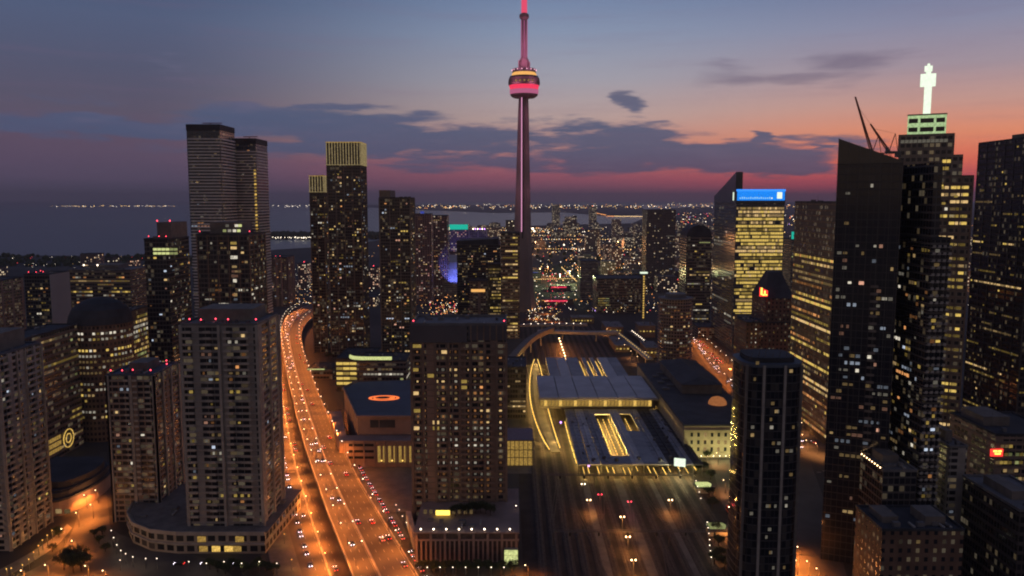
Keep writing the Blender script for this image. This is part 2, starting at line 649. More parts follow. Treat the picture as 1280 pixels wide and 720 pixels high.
def strip(name, A, B, z, material, thick=0.0, **kw):
    """road sheet between two edge lines of equal length"""
    mb = MB()
    n_ = len(A)
    for a in A:
        mb.v.append((a[0], a[1], z))
    for a in B:
        mb.v.append((a[0], a[1], z))
    for i in range(n_ - 1):
        mb.f.append((i, n_ + i, n_ + i + 1, i + 1))
        mb.m.append(0)
    if thick:
        k = len(mb.v)
        for a in A:
            mb.v.append((a[0], a[1], z - thick))
        for a in B:
            mb.v.append((a[0], a[1], z - thick))
        for i in range(n_ - 1):
            mb.f += [(k + i, k + i + 1, k + n_ + i + 1, k + n_ + i), (i, i + 1, k + i + 1, k + i), (n_ + i, k + n_ + i, k + n_ + i + 1, n_ + i + 1)]
            mb.m += [0] * 3
    me = mb.mesh(name, material)
    return me if kw.get('raw') else link(name, me, kw.get('parent'), kind='structure') if not kw.get('parent') else link(name, me, kw['parent'])


strip('expressway_road', DL, DR, DZ, MT['asphalt'], 1.6)


def line_strip(name, line, w, z, material, hgt=0.0, parent=None, kind=None, dash=None):
    """a ribbon (or a low wall when hgt) that follows a line"""
    mb = MB()
    acc_ = 0
    for a, b_ in zip(line, line[1:]):
        L = math.dist(a[:2], b_[:2])
        if L < .01:
            continue
        nx, ny = -(b_[1] - a[1]) / L * w / 2, (b_[0] - a[0]) / L * w / 2
        segs = [(0, 1)]
        if dash:
            segs, d = [], -(acc_ % (dash[0] + dash[1]))
            while d < L:
                s0, s1 = max(0, d), min(L, d + dash[0])
                if s1 > s0:
                    segs.append((s0 / L, s1 / L))
                d += dash[0] + dash[1]
            acc_ += L
        for s0, s1 in segs:
            p = (a[0] + (b_[0] - a[0]) * s0, a[1] + (b_[1] - a[1]) * s0)
            q = (a[0] + (b_[0] - a[0]) * s1, a[1] + (b_[1] - a[1]) * s1)
            c4 = [(p[0] - nx, p[1] - ny), (q[0] - nx, q[1] - ny), (q[0] + nx, q[1] + ny), (p[0] + nx, p[1] + ny)]
            if hgt:
                mb.prism(c4, z, z + hgt)
            else:
                mb.quad(*[(c[0], c[1], z) for c in c4])
    kw = {'kind': kind} if kind else {}
    return mb.build(name, material, parent, **kw)


barr = []
for side_, ln in (('south', DL), ('north', DR)):
    o = line_strip('road_barrier', ln, .35, DZ + .003, MT['concrete'], 1.0)
    o['label'] = 'concrete parapet along the %s edge of the elevated expressway' % ('left' if side_ == 'south' else 'right')
    o['category'] = 'barrier'
o = line_strip('road_barrier', between(DL, DR, .42), .6, DZ + .003, MT['concrete'], .9)
o['label'] = 'low concrete divider in the middle of the orange lit expressway'
o['category'] = 'barrier'
for k in (.14, .28, .56, .7, .84):
    line_strip('lane_marking', between(DL, DR, k), .22, DZ + .006, MT['paint'], kind='structure', dash=(3, 6))
for k in (.03, .39, .45, .97):
    line_strip('edge_marking', between(DL, DR, k), .2, DZ + .006, MT['paint'], kind='structure')
# piers
pier = MB()
pier.box(-1.1, 1.1, -1.0, 1.0, 0, DZ - 1.6)
pier.box(-9, 9, -1.2, 1.2, DZ - 2.9, DZ - 1.603)
pm = pier.mesh('bridge_pier', MT['concrete'])
for i, (x, y, h) in enumerate(walk(between(DL, DR, .5), 34, 10)):
    if y < 1150:
        link('bridge_pier', pm, None, (x, y, 0), h + pi / 2, label='concrete pier with a wide cap under the elevated expressway', category='pier', group='expressway piers')

BL = spline([gnd(a, b_, 0) for a, b_ in [(383, 735), (366, 680), (356, 640), (350, 600), (345, 565), (342, 530), (340, 500), (340, 470), (341, 443), (343, 424)]], 5)
BR = spline([gnd(a, b_, 0) for a, b_ in [(446, 735), (430, 690), (414, 650), (398, 610), (384, 575), (374, 540), (366, 510), (360, 480), (356, 450), (353, 430)]], 5)
strip('boulevard_road', BL, BR, .012, MT['asphalt'])
for k in (.3, .5, .75):
    line_strip('lane_marking', between(BL, BR, k), .2, .018, MT['paint'], kind='structure', dash=(3, 6))
line_strip('kerb', between(BL, BR, .56), 1.0, .004, MT['kerb'], .16, kind='structure')
SL = [(a[0] - 13, a[1]) for a in BL]
strip('boulevard_pavement', SL, BL, .13, MT['pave'], .13)
# frontage road right of the expressway
FL = [gnd(a, b_, 0) for a, b_ in [(540, 760), (505, 690), (480, 650), (455, 610), (436, 575)]]
FR = [gnd(a, b_, 0) for a, b_ in [(572, 760), (522, 690), (500, 650), (474, 607), (450, 572)]]
strip('frontage_road', spline(FL, 4), spline(FR, 4), .008, MT['street'])
# lower left square and street
strip('plaza_street', spline([gnd(a, b_) for a, b_ in [(-60, 760), (62, 700), (88, 668), (98, 640), (112, 600), (126, 565)]], 4),
      spline([gnd(a, b_) for a, b_ in [(330, 760), (262, 700), (150, 668), (136, 640), (134, 600), (134, 565)]], 4), .008, MT['street'])
strip('pavement', spline([gnd(a, b_) for a, b_ in [(-60, 735), (0, 712), (62, 676), (84, 655)]], 4), spline([gnd(a, b_) for a, b_ in [(-60, 752), (10, 720), (68, 684), (90, 660)]], 4), .14, MT['pave'], .14)
# the northern avenue behind the station (orange, full of cars) and its cross street
AVL = [gnd(a, b_) for a, b_ in [(985, 560), (940, 516), (905, 482), (884, 458), (872, 440), (862, 425)]]
AVR = [gnd(a, b_) for a, b_ in [(1052, 560), (990, 516), (940, 478), (908, 452), (890, 436), (874, 422)]]
strip('avenue', spline(AVL, 4), spline(AVR, 4), .010, MT['asphalt'])
strip('station_street', [gnd(a, b_) for a, b_ in [(940, 760), (918, 690), (900, 620), (888, 575)]], [gnd(a, b_) for a, b_ in [(975, 760), (952, 690), (925, 620), (912, 575)]], .006, MT['street'])
strip('side_street', [gnd(a, b_) for a, b_ in [(985, 760), (990, 700), (985, 640), (985, 575)]], [gnd(a, b_) for a, b_ in [(1070, 760), (1050, 690), (1036, 640), (1012, 575)]], .005, MT['street'])
strip('park_lawn', [gnd(a, b_) for a, b_ in [(895, 760), (886, 680), (876, 610)]], [gnd(a, b_) for a, b_ in [(935, 760), (910, 680), (893, 610)]], .009, MT['grass'])
# rail land
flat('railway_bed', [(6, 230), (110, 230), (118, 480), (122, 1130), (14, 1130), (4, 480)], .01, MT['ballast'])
flat('ball_field', [gnd(690, 351), gnd(722, 351), gnd(722, 337), gnd(706, 330), gnd(690, 332)], .02, MT['grass'])


# ================================================================== BUILDINGS
_wmesh = {}


def wmesh(w, h, face, key):
    k = (round(w, 2), round(h, 2), face, key)
    if k not in _wmesh:
        mb = MB()
        d = .07
        if face == 'f':
            mb.box(-w / 2, w / 2, -d, 0, -h / 2, h / 2)
        elif face == 'r':
            mb.box(0, d, -w / 2, w / 2, -h / 2, h / 2)
        else:
            mb.box(-d, 0, -w / 2, w / 2, -h / 2, h / 2)
        _wmesh[k] = mb.mesh('window', WM[key])
    return _wmesh[k]


PAL_CONDO = ['warm', 'warm', 'warm', 'white', 'white', 'yellow', 'orange', 'rose', 'cool', 'yellow']
PAL_OFFICE = ['yellow', 'yellow', 'warm', 'white', 'lime']


def put_windows(b, rnd, fh=3.0, bay=3.2, w=1.55, hh=1.4, mode='condo', p=.1, pf=.5, pal=None, faces='fs', zlo=6, ztop=None, vis=9999, levels=(.5, .33, .17), indiv=100, dx=0, sidep=None, x0=None, x1=None, run=4):
    """lit windows on the faces of a box building: the largest ones parts of their own, the rest one part"""
    pal = pal or (PAL_CONDO if mode == 'condo' else PAL_OFFICE)
    if mode == 'condo':
        p *= 1.45
        sidep = sidep * 1.45 if sidep else None
        levels = (levels[0] + .12, levels[1], levels[2])
    items = []
    X0, X1 = (b.x0 if x0 is None else x0) - b.cx, (b.x1 if x1 is None else x1) - b.cx
    Y0, Y1 = b.y0 - b.cyy, b.y1 - b.cyy
    fl = []
    if 'f' in faces:
        fl.append(('f', X0, X1, Y0))
    if 's' in faces:
        fl.append(('r', Y0, Y1, X1) if b.cx < 0 else ('l', Y0, Y1, X0))
    if 'o' in faces:
        fl.append(('l', Y0, Y1, X0) if b.cx < 0 else ('r', Y0, Y1, X1))
    H = ztop or b.h - 1.5
    for face, u0, u1, c in fl:
        pp = p if face == 'f' or sidep is None else sidep
        for j in range(int(zlo // fh), int(H // fh)):
            z = (j + .5) * fh
            on_floor = rnd.random() < pf
            state, tone = False, None
            floor_tone = rnd.choice(pal)
            floor_lv = rnd.choices((0, 1, 2), levels)[0]
            for i in range(int(math.ceil(u0 / bay)), int(floor(u1 / bay))):
                if b.solid and abs(bay - 3.2) < .01 and i % b.solid == 0:
                    continue
                u = (i + .5) * bay
                if mode == 'condo':
                    on = rnd.random() < pp * (1.8 if state else .88)
                    if on and not (state and rnd.random() < .7):
                        tone = (rnd.choice(pal), rnd.choices((0, 1, 2), levels)[0])
                    state = on
                else:
                    if not on_floor:
                        on = rnd.random() < pp * .08
                    else:
                        if rnd.random() < 1.0 / run:
                            state = rnd.random() < pp
                        on = state
                    tone = (floor_tone if rnd.random() < .8 else rnd.choice(pal), max(0, min(2, floor_lv + rnd.choice((-1, 0, 0, 0, 1)))))
                if not on:
                    continue
                if face == 'f':
                    loc = (u, c, z)
                else:
                    loc = (c, u, z)
                py = proj(b.cx + loc[0], b.cyy + loc[1], z)[1]
                if py > vis or py > 735:
                    continue
                ww = w * (1 if mode != 'condo' else rnd.choice((.6, .8, 1, 1, 1.15)))
                hq = rnd.choice((.7, 1, 1, .85)) if mode == 'condo' else 1
                items.append((loc, face, ww, tone, hq))
    rnd.shuffle(items)
    items.sort(key=lambda q: 0 if q[1] == 'f' else 1)
    used_ = b.nwin
    rest = MB()
    rmats, ridx = [], {}
    for k, (loc, face, ww, tone, hq) in enumerate(items):
        hh_k = hh * hq
        if used_ < indiv:
            used_ += 1
            link('window', wmesh(ww, hh_k, face, tone), b.root, loc)
        else:
            if tone not in ridx:
                ridx[tone] = len(rmats)
                rmats.append(WM[tone])
            mi = ridx[tone]
            x, y, z = loc
            d = .07
            if face == 'f':
                rest.box(x - ww / 2, x + ww / 2, y - d, y, z - hh_k / 2, z + hh_k / 2, mi)
            elif face == 'r':
                rest.box(x, x + d, y - ww / 2, y + ww / 2, z - hh_k / 2, z + hh_k / 2, mi)
            else:
                rest.box(x - d, x, y - ww / 2, y + ww / 2, z - hh_k / 2, z + hh_k / 2, mi)
    b.nwin = used_
    if rest.v:
        rest.build('window_lights', rmats, b.root, kind='stuff')


class Bld:
    pass


def tower(name, label, pxl, pxr, py, Yf, dep, fac, cat='building', roofm='roofdark', floors=None, piers=None, slab=None, pent=None, wall2=None, beacons=(), group=None, base=0.0, parapet=.9, rot=0):
    """box building read off the picture: silhouette px, roofline py, distance of its front"""
    b = Bld()
    h = at_y(640, py, Yf)[1]
    if pxr <= 640:
        x0, x1 = x_at(pxl, Yf, h), x_at(pxr, Yf + dep, h)
    elif pxl >= 640:
        x0, x1 = x_at(pxl, Yf + dep, h), x_at(pxr, Yf, h)
    else:
        x0, x1 = x_at(pxl, Yf, h), x_at(pxr, Yf, h)
    if rot:
        rr_ = (Yf + dep / 2) / cos(rot)
        hw0 = (atan((pxr - 640) / F) - atan((pxl - 640) / F)) * rr_ / 2
        xm = x_at((pxl + pxr) / 2, Yf + dep / 2, h)
        x0, x1 = xm - hw0, xm + hw0
    if x1 - x0 < 8:
        x1 = x0 + 8
    b.x0, b.x1, b.y0, b.y1, b.h = x0, x1, Yf, Yf + dep, h
    b.cx, b.cyy = (x0 + x1) / 2, Yf + dep / 2
    b.nwin = 0
    b.solid = {'grey_condo_facade': 4, 'pale_condo_facade': 3, 'brown_condo_facade': 5}.get(fac.name, 0)
    b.root = thing(name, label, cat, (b.cx, b.cyy, 0), group=group)
    b.root.rotation_euler = (0, 0, -rot)
    wx, wy = (x1 - x0) / 2, dep / 2
    b.wx, b.wy = wx, wy
    mb = MB()
    mb.box(-wx, wx, -wy, wy, base, h, 0, bottom=False)
    if slab:                                   # (floor height, projection, thickness)
        fh, d, th = slab
        for j in range(2, int((h - 1) // fh) + 1):
            z = j * fh
            if proj(b.cx, Yf, z)[1] > 740:
                continue
            mb.box(-wx - d, wx + d, -wy - d, wy + d, z - th / 2, z + th / 2, 1)
    if piers:                                  # (spacing, width, projection)
        sp, pw, d = piers
        n_ = max(1, round(2 * wx / sp))
        for i in range(n_ + 1):
            x = -wx + 2 * wx * i / n_
            mb.box(x - pw / 2, x + pw / 2, -wy - d, -wy + .1, 0, h + .3, 1)
        n_ = max(1, round(dep / sp))
        for i in range(n_ + 1):
            y = -wy + dep * i / n_
            mb.box(wx - .1, wx + d, y - pw / 2, y + pw / 2, 0, h + .2, 1)
            mb.box(-wx - d, -wx + .1, y - pw / 2, y + pw / 2, 0, h + .25, 1)
    mb.build('wall', [fac, wall2 or MT['darkconc']], b.root)
    rb = MB()
    rb.box(-wx - .2, wx + .2, -wy - .2, wy + .2, h + .01, h + .35)
    if parapet:
        e, q = .4, parapet
        rb.box(-wx - .25, wx + .25, -wy - .25, -wy + e, h + .36, h + q + .3)
        rb.box(-wx - .25, wx + .25, wy - e, wy + .25, h + .36, h + q + .3)
        rb.box(-wx - .25, -wx + e, -wy + e + .01, wy - e - .01, h + .36, h + q + .28)
        rb.box(wx - e, wx + .25, -wy + e + .01, wy - e - .01, h + .36, h + q + .28)
    r = rb.build('roof', MT[roofm], b.root)
    if pent:                                   # fractions u0,u1,v0,v1,height
        for (u0, u1, v0, v1, ph) in pent:
            pb = MB()
            pb.box(-wx + 2 * wx * u0, -wx + 2 * wx * u1, -wy + dep * v0, -wy + dep * v1, h + .36, h + ph)
            pb.build('plant_room', MT['darkconc'], r)
    rcl = random.Random(int(abs(pxl) * 7 + py))
    if Yf < 1100:
        for q in range(rcl.randint(4, 9)):
            uu, vv = rcl.uniform(-.85, .85), rcl.uniform(-.85, .85)
            if pent and abs(uu) < .8 and abs(vv) < .6:
                vv = -.8 + rcl.random() * .12
            k_ = rcl.choice((0, 0, 1, 2))
            cb = MB()
            if k_ == 0:
                a1 = rcl.uniform(.8, 1.8); cb.box(-a1, a1, -.9, .9, 0, rcl.uniform(.9, 2.0))
            elif k_ == 1:
                cb.lathe([(.7, 0), (.7, 1.0), (.9, 1.1), (.4, 1.5)], 10)
            else:
                cb.box(-.4, .4, -2.4, 2.4, .3, .9); cb.box(-.2, .2, -2.2, -2.0, 0, .29); cb.box(-.2, .2, 2.0, 2.2, 0, .29)
            cb.build(('cooling_unit', 'vent_cowl', 'duct')[k_], MT[('roofgrey', 'metal', 'concrete')[k_]], r, (wx * uu * .95, wy * vv * .95, h + .36))
        if rcl.random() < .5:
            cb = MB(); cb.tube((0, 0, 0), (0, 0, rcl.uniform(4, 9)), .12, .05, n_=5); cb.build('mast', MT['metal'], r, (wx * rcl.uniform(-.6, .6), wy * rcl.uniform(-.6, .6), h + .36))
    for (u, v) in beacons:
        g = MB()
        g.tube((0, 0, -1.6), (0, 0, -.3), .12, n_=5, m=1)
        g.gem(0, 0, 0, .42)
        g.build('red_beacon', [EM['red'], MT['metal']], r, (-wx + 2 * wx * u, -wy + dep * v, h + 2.6))
    return b


def balconies(b, cols, fh, d=1.6, zlo=8, mat_='concrete', side=None, top=None, faces='f'):
    """every balcony a slab with a solid front; the first hundred are parts of their own"""
    rest = MB()
    s_ = 1 if b.cx < 0 else -1
    js = [j for j in range(int(zlo // fh) + 1, int((top or b.h - 2) // fh) + 1) if proj(b.cx, b.y0, j * fh)[1] < 735]
    for (u0, u1) in cols:
        lim = b.wx if faces == 'f' else b.wy
        hw_ = lim * (u1 - u0)
        c_ = -lim + lim * (u0 + u1)
        one = MB()
        if faces == 'f':
            one.box(-hw_, hw_, -d, -.02, -.12, .12); one.box(-hw_, hw_, -d - .08, -d, -.15, 1.0)
        else:
            xs = sorted((s_ * .02, s_ * d)); one.box(xs[0], xs[1], -hw_, hw_, -.12, .12)
            xs = sorted((s_ * d, s_ * (d + .08))); one.box(xs[0], xs[1], -hw_, hw_, -.15, 1.0)
        me = one.mesh('balcony', MT[mat_])
        for j in reversed(js):
            loc = (c_, -b.wy, j * fh) if faces == 'f' else (s_ * b.wx, c_, j * fh)
            b.nbalc = getattr(b, 'nbalc', 0)
            if b.nbalc < 100:
                b.nbalc += 1
                link('balcony', me, b.root, loc)
            else:
                k = len(rest.v)
                rest.v += [(v[0] + loc[0], v[1] + loc[1], v[2] + loc[2]) for v in one.v]
                rest.f += [tuple(k + i for i in f_) for f_ in one.f]; rest.m += one.m
    if rest.v:
        rest.build('balconies', MT[mat_], b.root, kind='stuff')


def side_balconies(b, cols, fh, d=1.5, zlo=8, mat_='concrete'):
    balconies(b, cols, fh, d, zlo, mat_, faces='s')


FC_SLAB = None
R = random.Random(5)
FC = {
    'grey': facade('grey_condo_facade', (.30, .28, .26), fh=3.0, bay=3.2, wu=.94, wv=.6, solid=4, lit=0.24, lits=0.055),
    'palegrey': facade('pale_condo_facade', (.36, .34, .31), fh=3.0, bay=3.2, wu=.9, wv=.6, solid=3, lit=0.24, lits=0.055),
    'brown': facade('brown_condo_facade', (.27, .20, .16), fh=3.0, bay=3.2, wu=.84, wv=.6, solid=5, lit=0.24, lits=0.055),
    'dark': facade('dark_glass_facade', (.10, .095, .09), fh=3.3, bay=2.4, wu=.86, wv=.74, glass=(.015, .019, .026), grough=.12, curt=.3, lit=0.12, lits=0.05),
    'blueglass': facade('blue_glass_facade', (.10, .12, .14), fh=3.6, bay=2.4, wu=.88, wv=.78, glass=(.04, .055, .075), grough=.12, lit=0.08, lits=0.04),
    'office': facade('office_facade', (.21, .18, .15), fh=4.0, bay=3.0, wu=.9, wv=.5, lit=0.24, lits=0.055),
    'black': facade('black_office_facade', (.06, .052, .048), fh=3.9, bay=2.0, wu=.82, wv=.6, glass=(.012, .013, .016), grough=.14, curt=.25, lit=0.12, lits=0.05),
    'brick': facade('brick_facade', (.17, .105, .075), fh=3.6, bay=3.4, wu=.42, wv=.5, lit=0.24, lits=0.055),
    'stone': facade('cream_stone_facade', (.40, .37, .27), fh=4.6, bay=4.2, wu=.4, wv=.52, lit=0.1, lits=0.085),
    'concrete': facade('concrete_facade', (.30, .28, .25), fh=3.2, bay=3.0, wu=.9, wv=.4, lit=0.24, lits=0.055),
    'olive': facade('bronze_glass_facade', (.11, .10, .06), fh=4.0, bay=1.9, wu=.84, wv=.6, glass=(.04, .04, .03), grough=.4, lit=0.24, lits=0.055),
}
WARM = MT['concrete']

FC['slab'] = facade('slab_glass_facade', (.06, .058, .06), fh=3.3, bay=2.4, wu=.9, wv=.86, glass=(.02, .024, .032), grough=.12, curt=.12)
FC['setback'] = facade('setback_office_facade', (.24, .21, .17), fh=4.0, bay=3.0, wu=.7, wv=.5, lit=.25, lits=.09)


def clutter(parent, x0, x1, y0, y1, z, n_, seed):
    r9 = random.Random(seed)
    for q in range(n_):
        k_ = r9.choice((0, 0, 1, 2))
        cb = MB()
        if k_ == 0:
            a1 = r9.uniform(.7, 1.8); cb.box(-a1, a1, -.9, .9, 0, r9.uniform(.8, 2.0))
        elif k_ == 1:
            cb.lathe([(.7, 0), (.7, 1.0), (.9, 1.1), (.4, 1.5)], 10)
        else:
            cb.box(-.4, .4, -2.6, 2.6, .3, .9); cb.box(-.2, .2, -2.4, -2.2, 0, .29); cb.box(-.2, .2, 2.2, 2.4, 0, .29)
        cb.build(('cooling_unit', 'vent_cowl', 'duct')[k_], MT[('roofgrey', 'metal', 'concrete')[k_]], parent, (r9.uniform(x0, x1), r9.uniform(y0, y1), z + .01))


# ---------- left edge
b = tower('apartment_tower', 'pale gridded apartment tower cut off by the left edge, beside the round dark-roofed hall', -70, 50, 446, 367, 34, FC['palegrey'], slab=(3.0, .5, .35), piers=(6.4, .7, .9), wall2=MT['concrete'],
          pent=[(.1, .78, .1, .9, 9)], roofm='roofblue')
put_windows(b, R, bay=3.2, p=.07, sidep=.1)
balconies(b, [(.62, .72), (.82, .95)], 3.0)
side_balconies(b, [(.05, .3), (.6, .85)], 3.0)

b = tower('office_block', 'long brown office block with a gold ring light at the foot of its wall', -20, 96, 428, 470, 66, FC['office'], slab=(4.0, .4, .9), wall2=MT['brown'])
put_windows(b, R, fh=4, bay=3.0, w=2.6, hh=1.5, mode='office', pf=.35, p=.4, levels=(.8, .2, 0), faces='s', vis=560)
# ring light and golden arcade
rg = MB()
ctr = (b.wx + .6, 14, 10)
for k in range(24):
    a0_, a1_ = 2 * pi * k / 24, 2 * pi * (k + 1) / 24
    for rr in (3.0, 6.0):
        rg.tube((ctr[0], ctr[1] + rr * cos(a0_), ctr[2] + rr * sin(a0_)), (ctr[0], ctr[1] + rr * cos(a1_), ctr[2] + rr * sin(a1_)), .28, n_=4)
rg.build('ring_light', EM['gold'], b.root)
ar = MB()
for k in range(14):
    ar.box(b.wx + .02, b.wx + .3, -30 + k * 2.6, -28.2 + k * 2.6, 5, 15)
ar.build('arcade_window', EM['goldlow'], b.root)

b = tower('office_tower', 'brown brick tower block at the left edge below red beacons', -40, 29, 352, 760, 40, FC['brown'], beacons=[(.55, .2), (.75, .2)])
put_windows(b, R, p=.10, vis=440, faces='f', indiv=40)
b = tower('office_tower', 'dark slab tower with a blank pale grey end wall', 30, 86, 344, 720, 32, FC['dark'], beacons=[(.1, .1), (.4, .1), (.6, .2), (.25, .5)])
put_windows(b, R, fh=3.3, bay=2.4, w=1.8, p=.16, vis=440, faces='f', indiv=80)
bw = MB()
bw.box(b.wx + .03, b.wx + .5, -b.wy, b.wy, 0, b.h + .5)
bw.build('end_wall', pbr('pale_end_wall', (.30, .32, .36), .8, .06, .05), b.root)
b = tower('office_block', 'broad office block with long strips of lit windows and white roof lamps', 86, 188, 338, 880, 50, FC['office'], slab=(4.0, .3, 1.4), wall2=MT['brown'], roofm='roofgrey', pent=[(.2, .7, .3, .8, 5)])
put_windows(b, R, fh=4, bay=3.0, w=2.9, hh=1.6, mode='office', pf=.85, p=.8, pal=['yellow', 'warm', 'orange', 'white'], levels=(.25, .5, .25), vis=440, zlo=40, faces='f')
for u in (-.55, -.1):
    g = MB(); g.gem(0, 0, 0, .8); g.tube((0, 0, -5), (0, 0, -.5), .2, n_=5, m=1)
    g.build('roof_lamp', [EM['lamp_white'], MT['metal']], b.root, (b.wx * u, -b.wy + 3, b.h + 5.6))


# round-shouldered brick office tower
def round_tower(name, label, pxc, halfpx, py_top, Yc, fac_, prof, n_=40, front_only=False, cat='building', sx=1, sy=1):
    b = Bld()
    b.h = at_y(640, py_top, Yc)[1]
    b.cx = x_at(pxc, Yc, b.h)
    Rr = halfpx / F * Yc
    b.R, b.cyy, b.nwin = Rr, Yc, 0
    b.root = thing(name, label, cat, (b.cx, Yc, 0))
    return b


def round_windows(b, rnd, R_, fh, bay, w, hh, zlo, zhi, pf, p, pal, levels, sx=1, sy=1, vis=9999, indiv=100):
    n_ = int(2 * pi * R_ / bay)
    rest, rm, ri = MB(), [], {}
    out = []
    for j in range(int(zlo // fh), int(zhi // fh)):
        on = rnd.random() < pf
        t0 = rnd.choice(pal)
        l0 = rnd.choices((0, 1, 2), levels)[0]
        for i in range(n_):
            a = 2 * pi * (i + .5) / n_ - pi
            if sin(a) > .15:
                continue
            if rnd.random() < (p if on else p * .06):
                if proj(b.cx, b.cyy - R_, (j + .5) * fh)[1] > vis:
                    continue
                out.append((a, (j + .5) * fh, (t0, l0) if rnd.random() < .7 else (rnd.choice(pal), rnd.choices((0, 1, 2), levels)[0])))
    rnd.shuffle(out)
    out.sort(key=lambda q: abs(q[0] + pi / 2) > .9)
    for (a, z, tone) in out:
        if b.nwin < indiv:
            b.nwin += 1
            link('window', wmesh(w, hh, 'f', tone), b.root, (R_ * sx * cos(a) * 1.004, R_ * sy * sin(a) * 1.004, z), a + pi / 2)
        else:
            if tone not in ri:
                ri[tone] = len(rm); rm.append(WM[tone])
            c, s_ = cos(a + pi / 2), sin(a + pi / 2)
            px_, py_ = R_ * sx * cos(a) * 1.004, R_ * sy * sin(a) * 1.004
            q = [(px_ + c * u - s_ * v, py_ + s_ * u + c * v) for u, v in ((-w / 2, -.07), (w / 2, -.07), (w / 2, 0), (-w / 2, 0))]
            rest.prism(q, z - hh / 2, z + hh / 2, ri[tone])
    if rest.v:
        rest.build('window_lights', rm, b.root, kind='stuff')


b = round_tower('office_tower', 'rounded brown office tower with a curved dark crown and bowed rows of windows', 126, 37, 402, 560, None, None)
Rr = b.R
fr = facade('round_brick_facade', (.20, .14, .10), fh=3.9, bay=2.6, wu=.6, wv=.5, radius=Rr)
mb = MB()
mb.lathe([(Rr, 0), (Rr, b.h)], 48)
mb.build('wall', fr, b.root)
mb = MB()
hh_ = [b.h + .01, b.h + 5, b.h + 10, b.h + 14, b.h + 16.5, b.h + 17.5]
mb.lathe([(Rr + .5, hh_[0]), (Rr * .97, hh_[1]), (Rr * .86, hh_[2]), (Rr * .64, hh_[3]), (Rr * .36, hh_[4]), (Rr * .1, hh_[5])], 48)
mb.build('crown', MT['roofdark'], b.root)
round_windows(b, R, Rr, 3.9, 2.6, 1.6, 1.6, 10, b.h, .66, .8, ['yellow', 'warm', 'white'], (.4, .5, .1), vis=556)
b = tower('office_block', 'glassy yellow-lit office block beside the rounded brown tower', 140, 184, 392, 640, 40, FC['olive'], slab=(4, .25, .5))
put_windows(b, R, fh=4, bay=1.9, w=1.6, hh=2.2, mode='office', pf=.9, p=.8, levels=(.7, .3, 0), vis=465)

# two apartment towers of the near left block
b = tower('apartment_tower', 'brown apartment tower with red beacons round its blue-grey roof', 134, 222, 470, 402, 30, FC['brown'], slab=(3.0, .25, .3), piers=(9.6, 1.6, .8), wall2=MT['concrete'], roofm='roofblue',
          beacons=[(.05, .05), (.3, .05), (.5, .1), (.9, .08), (.2, .9), (.6, .9), (.8, .9), (.97, .6)], pent=[(.3, .7, .3, .8, 5)])
put_windows(b, R, p=.12, sidep=.12, levels=(.5, .35, .15))
balconies(b, [(.36, .47), (.56, .66), (.84, .95)], 3.0, zlo=14)
P1 = b
b = tower('apartment_tower', 'big grey apartment tower with double piers and red beacons left of the expressway', 226, 347, 407, 372, 34, FC['grey'], slab=(3.0, .25, .35), piers=(15.5, 1.2, 1.0), wall2=MT['concrete'], roofm='roofgrey',
          beacons=[(.08, .1), (.25, .05), (.42, .12), (.6, .08), (.75, .5), (.97, .08)], pent=[(.12, .86, .3, .9, 6.5)])
put_windows(b, R, p=.15, sidep=.1, levels=(.5, .33, .17), zlo=14)
balconies(b, [(.02, .14), (.3, .4), (.56, .66), (.74, .9)], 3.0, zlo=14)
# podium of the near left block, with a curved corner
PX0, PX1, PY0 = x_at(140, 366, 10), b.x1 + 3, 364
pod = thing('podium_building', 'low curved podium with lit shopfronts below the two apartment towers', 'building', (0, 0, 0))
poly = [(PX0 - 8, 430), (PX0 - 6, 400), (PX0 - 3, 388), (PX0 + 5, 376), (PX0 + 18, 367), (PX0 + 32, PY0), (PX1, PY0), (PX1 + 2, 420)]
mb = MB(); mb.prism(poly, 0, 10)
mb.build('wall', facade('podium_facade', (.30, .27, .22), fh=5, bay=5, wu=.7, wv=.55), pod)
mb = MB(); mb.prism([(x + (1 if x < -60 else 0), y + 1) for x, y in poly], 10.02, 10.5)
r = mb.build('roof', MT['darkconc'], pod)
mb = MB()
for a_, b_ in zip(poly[:-2], poly[1:-1]):
    L = math.dist(a_, b_)
    nx, ny = (b_[1] - a_[1]) / L, -(b_[0] - a_[0]) / L
    mb.prism([(a_[0], a_[1]), (a_[0] + nx * .8, a_[1] + ny * .8), (b_[0] + nx * .8, b_[1] + ny * .8), (b_[0], b_[1])][::-1], 4.6, 5.3)
    mb.prism([(a_[0], a_[1]), (a_[0] + nx * .6, a_[1] + ny * .6), (b_[0] + nx * .6, b_[1] + ny * .6), (b_[0], b_[1])][::-1], 9.2, 11)
mb.build('ledge', MT['concrete'], pod)
for k, x in enumerate((PX0 + 44, PX0 + 50, PX0 + 56, PX0 + 60, PX1 - 12, PX1 - 30)):
    mb = MB(); mb.box(-2, 2, -.1, 0, -1.4, 1.4)
    mb.build('shop_window', EM['gold' if k in (1, 2) else 'goldlow'], pod, (x, PY0 - .03, 2.4 if k < 4 else 7.2))

clutter(r, PX0 + 2, PX0 + 40, 378, 400, 10.5, 12, 3)
clutter(r, PX1 - 6, PX1 - 1, 368, 410, 10.5, 3, 4)
